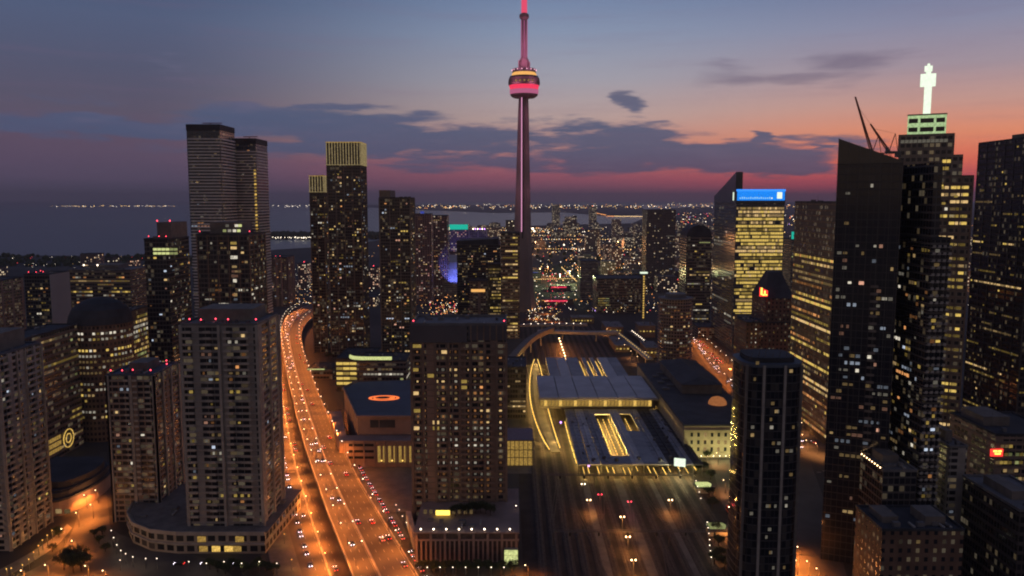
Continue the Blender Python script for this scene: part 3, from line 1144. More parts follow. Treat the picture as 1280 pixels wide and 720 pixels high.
# dark towers behind the near left block
b = tower('office_tower', 'black stepped tower with two bright lit top floors and red beacons', 180, 236, 300, 600, 40, FC['dark'], beacons=[(.1, .1), (.55, .1), (.85, .1), (.95, .5)])
put_windows(b, R, fh=3.3, bay=2.4, w=1.9, p=.10, vis=470, levels=(.4, .4, .2), indiv=70)
mb = MB(); mb.box(-b.wx * .25, b.wx * .98, -b.wy * .6, b.wy * .9, b.h + .36, b.h + 13)
mb.build('plant_room', MT['darkconc'], b.root)
mb = MB(); mb.gem(-b.wx * .2, -b.wy * .6, b.h + 14.2, .6); mb.gem(b.wx * .9, -b.wy * .6, b.h + 14.2, .6)
mb.build('red_beacon', EM['red'], b.root)
for z in (-8, -5.0):
    for i in range(6):
        mb = MB(); mb.box(-1.4, 1.4, -.08, 0, -.9, .9)
        mb.build('window', WM['lime', 2 if i < 4 else 1], b.root, (-b.wx * .1 + i * 3.1, -b.wy - .02, b.h + z - 2))
b = tower('office_tower', 'black glass tower with bright square top windows in front of the banded towers', 246, 331, 294, 560, 36, FC['dark'], piers=(8, .5, .5), wall2=MT['brown'], beacons=[(.02, .1), (.98, .1)])
put_windows(b, R, fh=3.3, bay=2.4, w=2.0, p=.13, vis=405, levels=(.45, .35, .2), pal=['warm', 'white', 'orange', 'white', 'warm'])
put_windows(b, R, fh=3.3, bay=4.8, w=4.2, hh=2.2, p=.45, vis=405, levels=(.3, .4, .3), faces='f', x0=b.x1 - 15, x1=b.x1 - 4)
mb = MB(); mb.box(-b.wx * .55, b.wx * .55, -b.wy * .8, b.wy * .8, b.h + .36, b.h + 9)
mb.build('plant_room', MT['darkconc'], b.root)
for i, (x, z, k) in enumerate([(2, 3, 1), (5.5, 3, 1), (9, 3, 2), (12, 3, 2), (4, 6.5, 0), (10.5, 6.6, 2), (13, 6.6, 2)]):
    mb = MB(); mb.box(-1.2, 1.2, -.08, 0, -.9, .9)
    mb.build('window', WM['white' if i % 3 else 'lime', k], b.root, (x - 2, -b.wy * .8 - .02, b.h + z))


# two banded white towers
def banded(label, pxl, pxr, py, Yf, dep, seed, strip_side=False):
    rnd = random.Random(seed)
    b = tower('apartment_tower', label, pxl, pxr, py, Yf, dep, FC['blueglass'], parapet=0)
    rr = 5
    w_, d_ = b.wx + 1.3, b.wy + 1.3
    mb = MB()
    for j in range(10, int((b.h - 3) // 3.1)):
        z = j * 3.1
        if proj(b.cx, b.y0, z)[1] > 420:
            continue
        ph = .35 * sin(j * .7 + seed)
        pts = []
        for (sx_, sy_, a0_) in ((1, -1, -pi / 2), (1, 1, 0), (-1, 1, pi / 2), (-1, -1, pi)):
            for q in range(5):
                a = a0_ + q * pi / 8
                pts.append((sx_ * (w_ - rr) + rr * cos(a) + ph, sy_ * (d_ - rr) + rr * sin(a)))
        mb.prism(pts, z - .2, z + 1.15)
    mb.build('balcony_bands', MT['white'], b.root)
    mb = MB(); mb.box(-b.wx - .3, b.wx + .3, -b.wy - .3, b.wy + .3, b.h + .36, b.h + 6)
    mb.build('crown', MT['roofdark'], b.root)
    mb = MB()
    mb.tube((-b.wx * .5, 0, b.h + 9), (b.wx * .7, 0, b.h + 9), .45, n_=5)
    mb.tube((0, 0, b.h + 6), (0, 0, b.h + 9), .5, n_=5)
    mb.build('roof_boom', MT['steelred'], b.root)
    put_windows(b, rnd, fh=3.1, bay=3.2, w=2.6, hh=1.4, p=.34, ztop=b.h - 88, zlo=90, vis=285, faces='f', levels=(.5, .35, .15), indiv=60)
    put_windows(b, rnd, fh=3.1, bay=3.2, w=2.6, hh=1.4, p=.02, zlo=b.h - 88, vis=285, faces='f', levels=(.7, .3, 0), indiv=80)
    return b


b = banded('tallest white tower with horizontal balcony bands, left of its banded twin', 233, 293, 163, 800, 42, 1)
b = banded('white banded tower with a column of yellow lights down its right edge', 289, 334, 180, 850, 40, 4)
for j in range(14, int((b.h - 22) // 3.6)):
    z = j * 3.6
    if proj(b.cx, b.y0, z)[1] < 335:
        mb = MB(); mb.box(-.9, 1.3, -.1, 0, -.9, .9)
        mb.build('stair_light', EM['goldlow' if j % 3 else 'gold'], b.root, (b.wx - 1.5, -b.wy - 1.42, z))

# between the banded towers and the twin lit-crown towers
b = tower('apartment_tower', 'ribbed apartment block with red beacons beyond the bend of the expressway', 331, 367, 322, 1250, 40, FC['brown'], piers=(8, 2, 1), wall2=MT['pinkstone'], beacons=[(.1, 0), (.5, 0), (.7, 0)])
put_windows(b, R, p=.10, vis=400, faces='fs', w=2.2, indiv=40, bay=4)

# twin towers with lit crowns
def crown_tower(label, pxl, pxr, py, Yf, dep, seed, crown_h, vis):
    rnd = random.Random(seed)
    b = tower('apartment_tower', label, pxl, pxr, py, Yf, dep, FC['dark'], slab=(3.0, .3, .3), piers=(8, .8, .7), parapet=0)
    put_windows(b, rnd, fh=3.0, bay=2.4, w=1.7, hh=1.6, p=.13, sidep=.2, ztop=b.h - crown_h - 3, vis=vis, levels=(.5, .3, .2))
    mb = MB()
    n_ = int(2 * b.wx / 2.8)
    for i in range(n_ + 1):
        x = -b.wx + 2 * b.wx * i / n_
        mb.box(x - .34, x + .34, -b.wy - 1.0, -b.wy - .72, b.h - crown_h, b.h + 1)
    n2 = int(2 * b.wy / 2.8)
    for i in range(n2 + 1):
        y = -b.wy + 2 * b.wy * i / n2
        mb.box(b.wx + .72, b.wx + 1.0, y - .34, y + .34, b.h - crown_h, b.h + 1)
    mb.build('crown_fins', EM['crown'], b.root)
    for z in (b.h - crown_h - .4, b.h + 1.0):
        mb = MB()
        e = 1.1
        mb.box(-b.wx - e, b.wx + e, -b.wy - e, b.wy + e, z, z + .45)
        mb.build('light_band', EM['crown' if z < b.h else 'goldlow'], b.root)
    return b


b = crown_tower('slim tower with a glowing gold crown, the shorter of the lit-crown pair', 387, 412, 221, 870, 30, 21, 16, 445)
b = crown_tower('tall dark tower with a glowing gold crown, the taller of the lit-crown pair', 408, 457, 179, 840, 32, 22, 22, 445)
b = tower('apartment_tower', 'dark apartment tower with a stepped black top right of the lit-crown pair', 474, 518, 248, 790, 36, FC['dark'], slab=(3.0, .3, .3), piers=(9, .8, .6))
put_windows(b, R, fh=3.0, bay=2.6, w=1.8, p=.15, sidep=.2, vis=470, levels=(.45, .3, .25))
mb = MB(); mb.box(-b.wx, -b.wx * .28, -b.wy, b.wy * .9, b.h + .4, b.h + 8); mb.build('plant_room', MT['darkconc'], b.root)
for (lab, l, r_, py, Yf, p) in [('pink-lit balcony tower with a violet roof lamp beside the dark stepped tower', 517, 541, 268, 1280, .3), ('pink-lit balcony tower left of the tower with the green roof sign', 540, 561, 270, 1340, .28)]:
    b = tower('apartment_tower', lab, l, r_, py, Yf, 30, facade('rosy_facade_' + str(l), (.30, .20, .19), fh=3.0, bay=3.6, wu=.55, wv=.6, lit=.12, litcol=(1, .4, .35), lits=.4), slab=(3, .5, .4), wall2=MT['pinkstone'])
    put_windows(b, R, fh=3.0, bay=3.6, w=2.0, p=p * .5, vis=400, levels=(.6, .3, .1), pal=['orange', 'warm', 'white'], indiv=50)
    if l == 517:
        mb = MB(); mb.box(-3, 3, -b.wy - .3, -b.wy, b.h + 1.3, b.h + 5); mb.build('roof_sign', EM['violet'], b.root).data.materials[0] = EM['domeblue']
b = tower('hotel_building', 'hotel block with a glowing green sign band on its roof', 562, 586, 287, 1400, 30, facade('hotel_facade', (.25, .16, .16), fh=3.2, bay=3.4, wu=.5, wv=.5, lit=.25, litcol=(1, .35, .3), lits=.45), beacons=[(.1, 0), (.9, 0)])
mb = MB(); mb.box(-b.wx, b.wx, -b.wy - 1, -b.wy - .4, b.h + .2, b.h + 9); mb.build('roof_sign', EM['teal'], b.root)
for i in range(6):
    mb = MB(); mb.gem(0, 0, 0, 1.0)
    mb.build('roof_lamp', EM['violet' if i % 2 else 'lamp_white'], b.root, (b.wx + 9 + i * 4, -b.wy + 4, b.h + 1))
ledge = MB(); ledge.box(b.wx + .5, b.wx + 34, -b.wy, b.wy, 0, b.h - 1)
ledge.build('wing', FC['brown'], b.root)

# stadium dome, lit blue
sx_, sz_ = at_y(556, 352, 1380)
dome = thing('stadium', 'domed stadium glowing blue behind the pink-lit balcony towers', 'stadium', (sx_ + 18, 1420, 0))
mb = MB(); mb.lathe([(82, 0), (82, 30)], 48); mb.build('wall', FC['concrete'], dome)
mb = MB(); mb.lathe([(80, 30.05), (78, 38), (70, 50), (56, 61), (36, 69), (14, 73), (4, 74)], 40); mb.build('roof', MT['shedpale'], dome)
mb = MB(); mb.box(-44, -26, -74.6, -74, 26, 31); mb.build('sign', EM['signred'], dome)
for q in (4, 30):
    l_ = bpy.data.lights.new('dome_floodlight', 'SPOT')
    l_.energy = .8e5; l_.color = (.16, .2, 1); l_.spot_size = radians(84); l_.shadow_soft_size = 1
    lo = link('dome_floodlight', l_, dome, (q, -108, 36))
    lo.rotation_euler = (radians(115), 0, 0)

# cluster in front of the needle tower
b = tower('office_tower', 'dark office building with a rounded black roof and pale arched top windows', 571, 626, 306, 1040, 60, FC['dark'], parapet=0)
mb = MB(); mb.prism([(-b.wx - .3, -b.wy), (b.wx * .92, -b.wy), (b.wx * .92, b.wy), (-b.wx - .3, b.wy)], b.h + .4, b.h + 8, ztop=[b.h + 5, b.h + 8, b.h + 8, b.h + 5]); mb.build('crown', MT['roofdark'], b.root)
put_windows(b, R, fh=3.3, bay=2.4, w=1.7, p=.13, vis=402, levels=(.5, .4, .1), faces='f', indiv=60)
b = tower('office_building', 'concrete block with one amber lit band near its top', 586, 610, 352, 990, 30, FC['brown'], wall2=MT['brown'])
mb = MB(); mb.box(-b.wx * .75, b.wx * .75, -b.wy - .1, -b.wy, b.h - 13, b.h - 9.5); mb.build('light_band', EM['amber'], b.root)
put_windows(b, R, p=.03, vis=402, faces='f')
b = tower('office_building', 'narrow block with an even grid of small gold windows', 610, 627, 331, 985, 28, FC['olive'])
put_windows(b, R, fh=4, bay=1.9, w=1.3, hh=1.9, mode='office', pf=.95, p=.9, levels=(.55, .45, 0), vis=402, faces='f', pal=['yellow', 'warm'])
b = tower('office_tower', 'office tower with bright yellow floor strips left of the needle tower', 626, 649.5, 292, 960, 34, FC['office'], slab=(4, .3, 1.1), wall2=MT['brown'])
put_windows(b, R, fh=4, bay=3.0, w=2.9, hh=1.7, mode='office', pf=.75, p=.85, levels=(.25, .4, .35), vis=432, faces='f', pal=['yellow', 'yellow', 'warm'])

# ================================================================== NEEDLE TOWER
TY = 1200.0


def tz(py):
    return at_y(655, py, TY)[1]


TX = x_at(655, TY, 250)
EM['pinkdot'] = emi('pink_dot_light', (1, .5, .62), 1.6)
nd = thing('observation_tower', 'tall concrete needle tower with a red and pink lit round pod', 'tower', (TX, TY, 0))
mb = MB()


def lobes(r, core, z):
    """three fins round a hexagonal core"""
    out = []
    for k in range(3):
        a = radians(-90 + 120 * k + 34)
        w = core * .42
        c, s_ = cos(a), sin(a)
        out += [(c * core - s_ * -w * 1.4, s_ * core + c * -w * 1.4, z), (c * r - s_ * -w, s_ * r + c * -w, z), (c * r - s_ * w, s_ * r + c * w, z), (c * core - s_ * w * 1.4, s_ * core + c * w * 1.4, z)]
    return out


lv = [(0, 27, 9.5), (30, 21.5, 9), (70, 17.5, 8.2), (120, 14.4, 7.6), (180, 12, 7), (240, 10.2, 6.3), (300, 8.6, 5.7), (tz(120), 7.6, 5.2)]
for (z, r_, c_) in lv:
    mb.v += lobes(r_, c_, z)
for j in range(len(lv) - 1):
    for i in range(12):
        i2 = (i + 1) % 12
        mb.f.append((j * 12 + i, j * 12 + i2, (j + 1) * 12 + i2, (j + 1) * 12 + i))
        mb.m.append(0)
mb.build('shaft', MT['cnconc'], nd)
# lit lift shaft between the fins that faces the viewer
mb = MB()
mb.box(-4.2, -2.9, -9.0, -7.5, 120, tz(122))
mb.build('lift_light', emi('lift_light_pink', (1, .42, .7), .8), nd)
mb = MB()
mb.box(-2.89, -1.2, -8.9, -7.4, 110, tz(121))
mb.build('lift_shaft', MT['glassd'], nd)
z = tz
mb = MB(); mb.lathe([(8, z(122.8)), (16, z(122.2)), (19.6, z(120)), (20.4, z(118.2))], 40); mb.build('pod_underside', MT['darkconc'], nd)
mb = MB(); mb.lathe([(20.5, z(118.1)), (21.2, z(115.5)), (21, z(112.6))], 40); mb.build('pod_radome', EM['pink'], nd)
mb = MB(); mb.lathe([(20.6, z(112.5)), (21, z(110)), (22, z(107.2))], 40); mb.build('pod_light_ring', EM['redband'], nd)
mb = MB(); mb.lathe([(22.6, z(107.1)), (23.3, z(104)), (23.0, z(101)), (22.2, z(98))], 40); mb.build('pod_deck', MT['darkconc'], nd)
mb = MB(); mb.lathe([(21.9, z(97.9)), (21.0, z(95.8))], 40); mb.build('pod_windows', MT['glassd'], nd)
mb = MB(); mb.lathe([(18.5, z(95.7)), (18.0, z(92.5)), (16, z(91.0))], 40); mb.build('pod_restaurant', EM['amber'], nd)
mb = MB(); mb.lathe([(17.6, z(90.9)), (17.2, z(86.5)), (8, z(86))], 40); mb.build('pod_roof', MT['metal'], nd)
for i in range(16):
    a = 2 * pi * (i + .5) / 16
    mb = MB(); mb.gem(0, 0, 0, .8); mb.build('pod_lamp', EM['pinkdot'], nd, (17.9 * cos(a), 17.9 * sin(a), z(88)))
for i in range(5):
    a = radians(-120 + i * 15)
    mb = MB(); mb.box(-1.1, 1.1, -.3, 0, -1.3, 1.3); mb.build('pod_window', WM['yellow', 1], nd, (23.5 * cos(a), 23.5 * sin(a), z(103)), ).rotation_euler = (0, 0, a + pi / 2)
mb = MB()
mb.lathe([(7.6, z(86)), (8.2, z(82)), (7.2, z(76)), (5.6, z(73))], 6)
mb.box(-8.6, -6.8, -4, 4, z(85), z(76)); mb.box(6.9, 8.7, -4, 4, z(84), z(78))
mb.build('collar', MT['cnconc'], nd)
mb = MB(); mb.lathe([(5.2, z(73)), (4.7, z(24))], 6, a0=.3)
mb.build('upper_shaft', MT['cnconc'], nd)
for q in range(3):
    a = radians(-150 + 60 * q)
    mb = MB(); mb.box(-.5, .5, -.5, 0, z(72), z(26)); mb.build('shaft_light', EM['magenta'], nd, (4.9 * cos(a), 4.9 * sin(a), 0)).rotation_euler = (0, 0, a + pi / 2)
mb = MB(); mb.lathe([(4.6, z(25)), (7.0, z(22)), (7.0, z(18.5)), (5, z(17)), (4, z(16.5))], 24); mb.build('sky_pod', MT['cnconc'], nd)
mb = MB(); mb.lathe([(4.3, z(16.4)), (4.1, z(0)), (3.4, z(-10)), (2.4, z(-45)), (1, z(-75))], 8); mb.build('antenna_mast', EM['antenna'], nd)
for (zz, E_) in ((z(100), .4e5), (z(70), .9e5), (z(50), .9e5), (z(140), .2e5), (z(180), .15e5), (z(230), .12e5)):
    for sx2 in (-1, 1):
        l_ = bpy.data.lights.new('pod_floodlight', 'POINT'); l_.energy = E_ * .14; l_.color = (1, .25, .5); l_.shadow_soft_size = 1
        link('pod_floodlight', l_, nd, (sx2 * 16, -26, zz - 10))

# ================================================================== MIDDLE
# arena
ar_ = thing('arena', 'arena with a flat blue-grey roof and an orange oval logo', 'arena', (0, 0, 0))
Zr = 28
pA, pB, pC, pD = gnd(447, 522, Zr), gnd(430, 486, Zr), gnd(446, 478, Zr), gnd(600, 472, Zr)
pE = (x_at(600, 500, Zr), pA[1])
mb = MB(); mb.prism([pA, pE, (pD[0], pD[1]), pC, pB], 0, Zr, 0)
mb.build('wall', MT['pinkstone'], ar_)
mb = MB(); mb.prism([(pA[0] + .5, pA[1] + .5), (pE[0], pE[1] + .5), (pD[0], pD[1] - 1), (pC[0] + 1, pC[1] - 1), (pB[0] + 1, pB[1])], Zr + .01, Zr + .6)
rf = mb.build('roof', MT['roofblue'], ar_)
mb = MB()
for a_, b_ in ((pA, pE), (pB, pA), (pC, pB)):
    L = math.dist(a_, b_); nx, ny = -(b_[1] - a_[1]) / L * .8, (b_[0] - a_[0]) / L * .8
    mb.prism([(a_[0] - nx * 1.2, a_[1] - ny * 1.2), (b_[0] - nx * 1.2, b_[1] - ny * 1.2), (b_[0], b_[1]), (a_[0], a_[1])], Zr + .02, Zr + 1.5)
mb.build('parapet', MT['pinkstone'], rf)
# oval logo: lit ring with a ball and lettering-like bars
lx, ly = gnd(480, 497, Zr + 1)
mb = MB()
n_ = 40
for i in range(n_):
    a0_, a1_ = 2 * pi * i / n_, 2 * pi * (i + 1) / n_
    for (ra, rb_) in ((1.0, .82),):
        mb.prism([(13.5 * ra * cos(a0_), 8.5 * ra * sin(a0_)), (13.5 * ra * cos(a1_), 8.5 * ra * sin(a1_)), (13.5 * rb_ * cos(a1_), 8.5 * rb_ * sin(a1_)), (13.5 * rb_ * cos(a0_), 8.5 * rb_ * sin(a0_))], 0, .3)
mb.build('logo_ring', EM['signorange'], rf, (lx, ly, Zr + .62)).scale = (.8, .8, 1)
mb = MB()
mb.prism([(-8.5, -3.6), (8, -3.6), (9.5, -1.0), (9, 3.6), (-7.5, 3.6), (-9.5, 1.2)], 0, .25)
mb.build('logo_badge', EM['signorange'], rf, (lx, ly, Zr + .62)).scale = (.8, .8, 1)
mb = MB(); mb.prism([(5.2 * cos(2 * pi * i / 20) - 1, 2.4 * sin(2 * pi * i / 20)) for i in range(20)], .26, .45)
mb.build('logo_centre', pbr('logo_maroon', (.10, .03, .02), .6), rf, (lx, ly, Zr + .62))
mb = MB(); mb.box(-8, 8, -.1, .1, -2.5, 2.5); mb.box(-2.4, -2, -.2, .1, -2.5, 2.5, 1)
mb.build('wall_panel', [MT['roofdark'], MT['pinkstone']], ar_, (pA[0] + 16, pA[1] - .12, 24))
# lower concourse of the arena
c0, c1_ = gnd(430, 578), gnd(446, 545, 12)
cx0 = x_at(424, 488, 14)
mb = MB(); mb.prism([(cx0, 488), (x_at(640, 488, 0) - 6, 488), (x_at(640, 488, 0) - 6, 499.8), (cx0 + 2, 499.8), (cx0 - 14, 560), (cx0 - 22, 558)], 0, 17)
mb.build('concourse', MT['pinkstone'], ar_)
for i in range(13):
    x = x_at(474, 488, 8) + i * 3.3
    mb = MB(); mb.box(-.9, .9, -.12, 0, -5.5, 5)
    mb.build('concourse_window', EM['goldlow'], ar_, (x, 487.97, 8.6))
    if i % 2 == 0:
        mb = MB(); mb.gem(0, 0, 0, .5); mb.build('wall_lamp', EM['lamp_yellow'], ar_, (x + 1.6, 486.9, 4.5))
for i in range(3):
    mb = MB(); mb.box(-8, 8, -.12, 0, -.8, .8); mb.build('dark_window', MT['glassd'], ar_, (cx0 + 14, 487.97, 14.2 - 4 * i))
mb = MB()
for i in range(14):
    mb.box(cx0 + 2 + i * 6.6, cx0 + 2.7 + i * 6.6, 487.2, 487.95, 0, 17.4)
mb.build('pilasters', MT['pinkstone'], ar_)
# courtyard terrace walls in front
flat('arena_forecourt', [gnd(450, 640), gnd(560, 640), gnd(560, 582), gnd(436, 582)], .06, MT['pave'])

# yellow lit buildings behind the arena
b = tower('office_building', 'low curved-front office with four bright yellow floors behind the arena', 420, 476, 449, 690, 50, FC['olive'], slab=(4.4, .6, 1.4), wall2=MT['darkconc'], roofm='roofdark')
for j in range(1, int(b.h // 4.4)):
    for i in range(int(2 * b.wx // 6)):
        mb = MB(); mb.box(-2.8, 2.8, -.1, 0, -1.2, 1.2)
        mb.build('window', WM['yellow', 2 if (i * 7 + j * 3) % 4 else 1], b.root, (-b.wx + 3 + i * 6, -b.wy - .02, j * 4.4 + 2.4))
b = tower('office_building', 'dark terraced block with white lit floors and a curved lime canopy, behind the arena roof', 446, 514, 452, 640, 36, FC['office'], slab=(4, .5, 1.4), wall2=MT['darkconc'])
put_windows(b, R, fh=4, bay=3, w=2.4, hh=1.5, mode='office', pf=1, p=.75, levels=(.3, .5, .2), vis=480, faces='fs', pal=['white', 'warm', 'lime'])
mb = MB()
q = spline([(-28, -8), (-24, -14), (-16, -17), (-4, -17.5), (8, -17.5)], 4)
for u, v in zip(q, q[1:]):
    mb.prism([(u[0], u[1]), (v[0], v[1]), (v[0], v[1] + 4), (u[0], u[1] + 4)], b.h + 1, b.h + 3.2)
mb.build('canopy_light', WM['lime', 2], b.root)
b = tower('office_building', 'low podium with a green-lit corner beside the expressway bend', 384, 424, 462, 735, 30, FC['office'], slab=(4, .4, .8))
put_windows(b, R, fh=4, bay=3, w=2.2, hh=1.6, mode='office', pf=.7, p=.4, levels=(.5, .4, .1), pal=['lime', 'yellow', 'white'])
mb = MB(); mb.box(-b.wx, b.wx * .4, -b.wy - 1, -b.wy - .2, b.h + .1, b.h + .8); mb.build('light_band', WM['lime', 2], b.root)

# big foreground residential tower in the centre
b = tower('apartment_tower', 'wide brown apartment tower with a blank dark top in the middle, over the columned podium', 514, 633, 408, 394, 30, FC['brown'], slab=(3.0, .2, .3), wall2=MT['brown'], roofm='roofgrey', parapet=1.4,
          beacons=[(.02, .05), (.98, .05)])
mb = MB(); mb.box(-b.wx - .7, b.wx * .18, -b.wy - .9, -b.wy - .01, b.h - 8, b.h + .6)
mb.box(b.wx * .2, b.wx + .5, -b.wy - .6, -b.wy - .01, b.h - 7, b.h + .4)
mb.build('top_screen', pbr('screen_panel', (.085, .09, .11), .7, .1, .1), b.root)
mb = MB()
for i in range(6):
    x = b.wx * (.26 + .135 * i)
    mb.box(x - .3, x + .3, -b.wy - 1.1, -b.wy - .61, b.h - 7, b.h + .8)
for u in (-1, -.76, -.5, -.22, .02, .24, .55, .8, 1):
    mb.box(b.wx * u - .7, b.wx * u + .7, -b.wy - 1.0, -b.wy - .02, 0, b.h - 8.05)
mb.build('ribs', MT['brown'], b.root)
balconies(b, [(.02, .10), (.27, .37), (.52, .60), (.64, .74), (.8, .88)], 3.0, d=1.9, zlo=12, mat_='brown', top=b.h - 9)
put_windows(b, R, p=.34, ztop=b.h - 9, zlo=13, levels=(.66, .26, .08), pal=['warm', 'orange', 'white', 'warm', 'orange'], faces='f', w=1.3, hh=1.3)
for (u, j, k) in [(-.93, 31, 1), (-.86, 31, 1), (-.62, 32, 1), (-.5, 32, 2), (-.93, 27, 1), (-.6, 26, 1), (-.93, 23, 2), (-.9, 20, 1), (-.93, 17, 2), (-.5, 18, 2), (-.5, 17, 1), (.1, 25, 1), (.1, 24, 1), (-.3, 30, 2)]:
    mb = MB(); mb.box(-1.6, 1.6, -.1, 0, -.9, .9)
    mb.build('window', WM['yellow' if k == 1 else 'warm', k], b.root, (b.wx * u, -b.wy - .08, j * 3 + 1.4))
MAIN = b
# columned podium in front
pz = 13.5
px0, px1 = x_at(518, 356, pz), x_at(648, 356, pz)
pd = thing('podium_building', 'columned podium with two rows of small white lamps under the brown tower', 'building', ((px0 + px1) / 2, 372, 0))
hw = (px1 - px0) / 2
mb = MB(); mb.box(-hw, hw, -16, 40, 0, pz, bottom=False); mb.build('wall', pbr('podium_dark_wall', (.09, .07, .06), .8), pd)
mb = MB(); mb.box(-hw - .5, hw + .5, -16.5, 40.3, pz + .01, pz + .6); mb.box(-hw - .3, hw + .3, -16.8, -16.01, pz - 3.4, pz - 2.6)
mb.build('roof', MT['pinkstone'], pd)
for i in range(22):
    x = -hw + 1 + i * (2 * hw - 2) / 21
    w_ = .75 if i % 3 else 1.1
    mb = MB(); mb.box(-w_ / 2, w_ / 2, -.9, 0, 0, pz - 3.45 if i % 3 else pz - .2)
    mb.build('column', MT['pinkstone'], pd, (x, -16.02, 0))
for i in range(8):
    x = -hw + 3 + i * (2 * hw - 4) / 7.5
    mb = MB(); mb.gem(0, 0, 0, .42); mb.tube((0, 0, -1.3), (0, 0, -.3), .08, n_=5, m=1)
    mb.build('roof_lamp', [EM['lamp_white'], MT['metal']], pd, (x, -16, pz + 2))
mb = MB(); mb.box(-3.4, 3.4, -.3, .3, -1.1, 1.1); mb.build('lit_sign', EM['signyellow'], pd, (-hw * .52, 3, pz + 2.2))
mb = MB()
for i in range(9):
    mb.box(-hw + 2 + i * 2.8, -hw + 3.6 + i * 2.8, 4.8, 5, pz + .9, pz + 3)
mb.build('terrace_window', WM['warm', 0], pd)
mb = MB(); mb.box(hw - 6.5, hw - .3, -19.5, -17, 0, 7); mb.build('entrance', MT['cream'], pd)
mb = MB(); mb.box(hw - 6.5, hw - .3, -19.6, -19.52, 4.5, 7); mb.box(hw - 6.5, hw - .3, -19.6, -19.52, 0, 4.3)
mb.build('entrance_light', WM['lime', 2], pd)
mb = MB(); mb.prism([(-hw - 9, 22), (-hw - 6.5, 22), (-hw + 1, -10), (-hw - 1.5, -10)], 3, 9)
mb.build('ramp_wall', MT['concrete'], pd)

clutter(pd, -hw + 4, hw - 8, -14, -2, pz + .6, 9, 8)
# right of it: dark block with rows of windows and a gold-lit hall
b = tower('office_block', 'dark block with white window rows squeezed between the brown tower and the tracks', 630, 658, 460, 600, 40, FC['black'])
put_windows(b, R, fh=3.9, bay=2, w=1.7, hh=1.3, mode='office', pf=.8, p=.75, levels=(.3, .4, .3), vis=545, pal=['white', 'warm'], faces='f')
gl = thing('glass_hall', 'gold-lit glass hall with a sloping glazed roof beside the dark block', 'building', (x_at(648, 492, 8), 500, 0))
mb = MB(); mb.box(-8, 9, -9, 9, 0, 16); mb.build('wall', EM['goldlow'], gl)
mb = MB(); mb.prism([(-8.3, -9.6), (9.3, -9.6), (9.3, 9.3), (-8.3, 9.3)], 16.02, 17, ztop=[16.6, 16.6, 19, 19]); mb.build('roof', MT['metal'], gl)
mb = MB()
for i in range(7):
    mb.box(-8 + i * 2.75, -7.6 + i * 2.75, -9.5, -9.02, 0, 16)
for z in (5, 10):
    mb.box(-8.2, 9.2, -9.4, -9.03, z, z + .35)
mb.build('mullions', MT['metal'], gl)
flat('hall_forecourt', [gnd(632, 592), gnd(668, 592), gnd(664, 576), gnd(632, 576)], .05, MT['pave'])

# ================================================================== RAIL STATION
ZS = 8.0
st = thing('train_shed', 'long low train shed with grey-blue roof panels and a gold-lit slot over the tracks', 'train shed', (0, 0, 0))
# roof panels of the near shed run along the tracks
panels = [(40, 47, 'shed'), (47.6, 54, 'shedpale'), (54.5, 61.5, 'shed'), (73, 80, 'shedpale'), (88.5, 95, 'shed'), (95.5, 104, 'roofdark'), (104.5, 110, 'shed'), (110.4, 116, 'roofdark')]
for (xa, xb, k) in panels:
    mb = MB()
    mb.prism([(xa, 470), (xb, 470), (xb, 598), (xa, 598)], ZS - .8, ZS, 0)
    mb.prism([((xa + xb) / 2 - .7, 474), ((xa + xb) / 2 + .7, 474), ((xa + xb) / 2 + .7, 594), ((xa + xb) / 2 - .7, 594)], ZS + .01, ZS + .9)
    for q in range(16):
        for (u_, v_) in ((xa + .1, (xa + xb) / 2 - .75), ((xa + xb) / 2 + .75, xb - .1)):
            mb.box(u_, v_, 473 + q * 8, 473.35 + q * 8, ZS + .01, ZS + .3)
    mb.build('roof_panel', MT[k], st)
mb = MB(); mb.box(61.6, 73, 470, 486, ZS - .8, ZS); mb.box(61.6, 73, 584, 598, ZS - .8, ZS); mb.box(80.1, 88.4, 470, 540, ZS - .79, ZS - .01); mb.box(80.1, 88.4, 585, 598, ZS - .79, ZS - .01)
mb.build('roof_panel', MT['shed'], st)
for i in range(11):
    for xx in (40.5, 54.2, 61.8, 72.8, 80, 95.2, 110.2, 115.6):
        mb = MB(); mb.tube((0, 0, 0), (0, 0, ZS - .8), .22, n_=6)
        if i in (0, 3, 6, 9) or xx in (61.8, 72.8):
            mb.build('post', MT['metal'], st, (xx, 471 + i * 12.4, 0))
# round vents
for xx, yy in ((50, 476), (57, 480), (64, 476), (78, 479), (91, 477), (98, 480)):
    mb = MB(); mb.lathe([(1.3, ZS + .02), (1.3, ZS + 1.4), (.8, ZS + 1.9)], 12); mb.build('roof_vent', MT['metal'], st, (xx, yy, 0))
clutter(st, 42, 60, 488, 590, ZS + .02, 8, 12)
clutter(st, 90, 112, 488, 590, ZS + .02, 10, 13)
# atrium block
at = thing('station_atrium', 'raised glass station hall with six pale roof bays and a gold-lit front', 'station hall', (0, 0, 0))
mb = MB(); mb.box(21, 110, 600, 669, ZS, 17.2); mb.build('wall', MT['darkconc'], at)
for i in range(6):
    xa = 20.5 + i * 15
    mb = MB(); mb.prism([(xa + .35, 594), (xa + 14.65, 594), (xa + 14.65, 670), (xa + .35, 670)], 17.25, 18)
    mb.build('roof_bay', MT['shedpale'], at)
mb = MB(); mb.box(20, 111, 593, 600, 16.1, 17.22); mb.build('fascia', MT['concrete'], at)
for i in range(30):
    mb = MB(); mb.box(-1.25, 1.25, -.1, 0, -2.6, 2.8)
    mb.build('front_window', EM['gold' if i % 4 == 1 else 'goldlow'], at, (23 + i * 2.85, 599.9, 12.4))
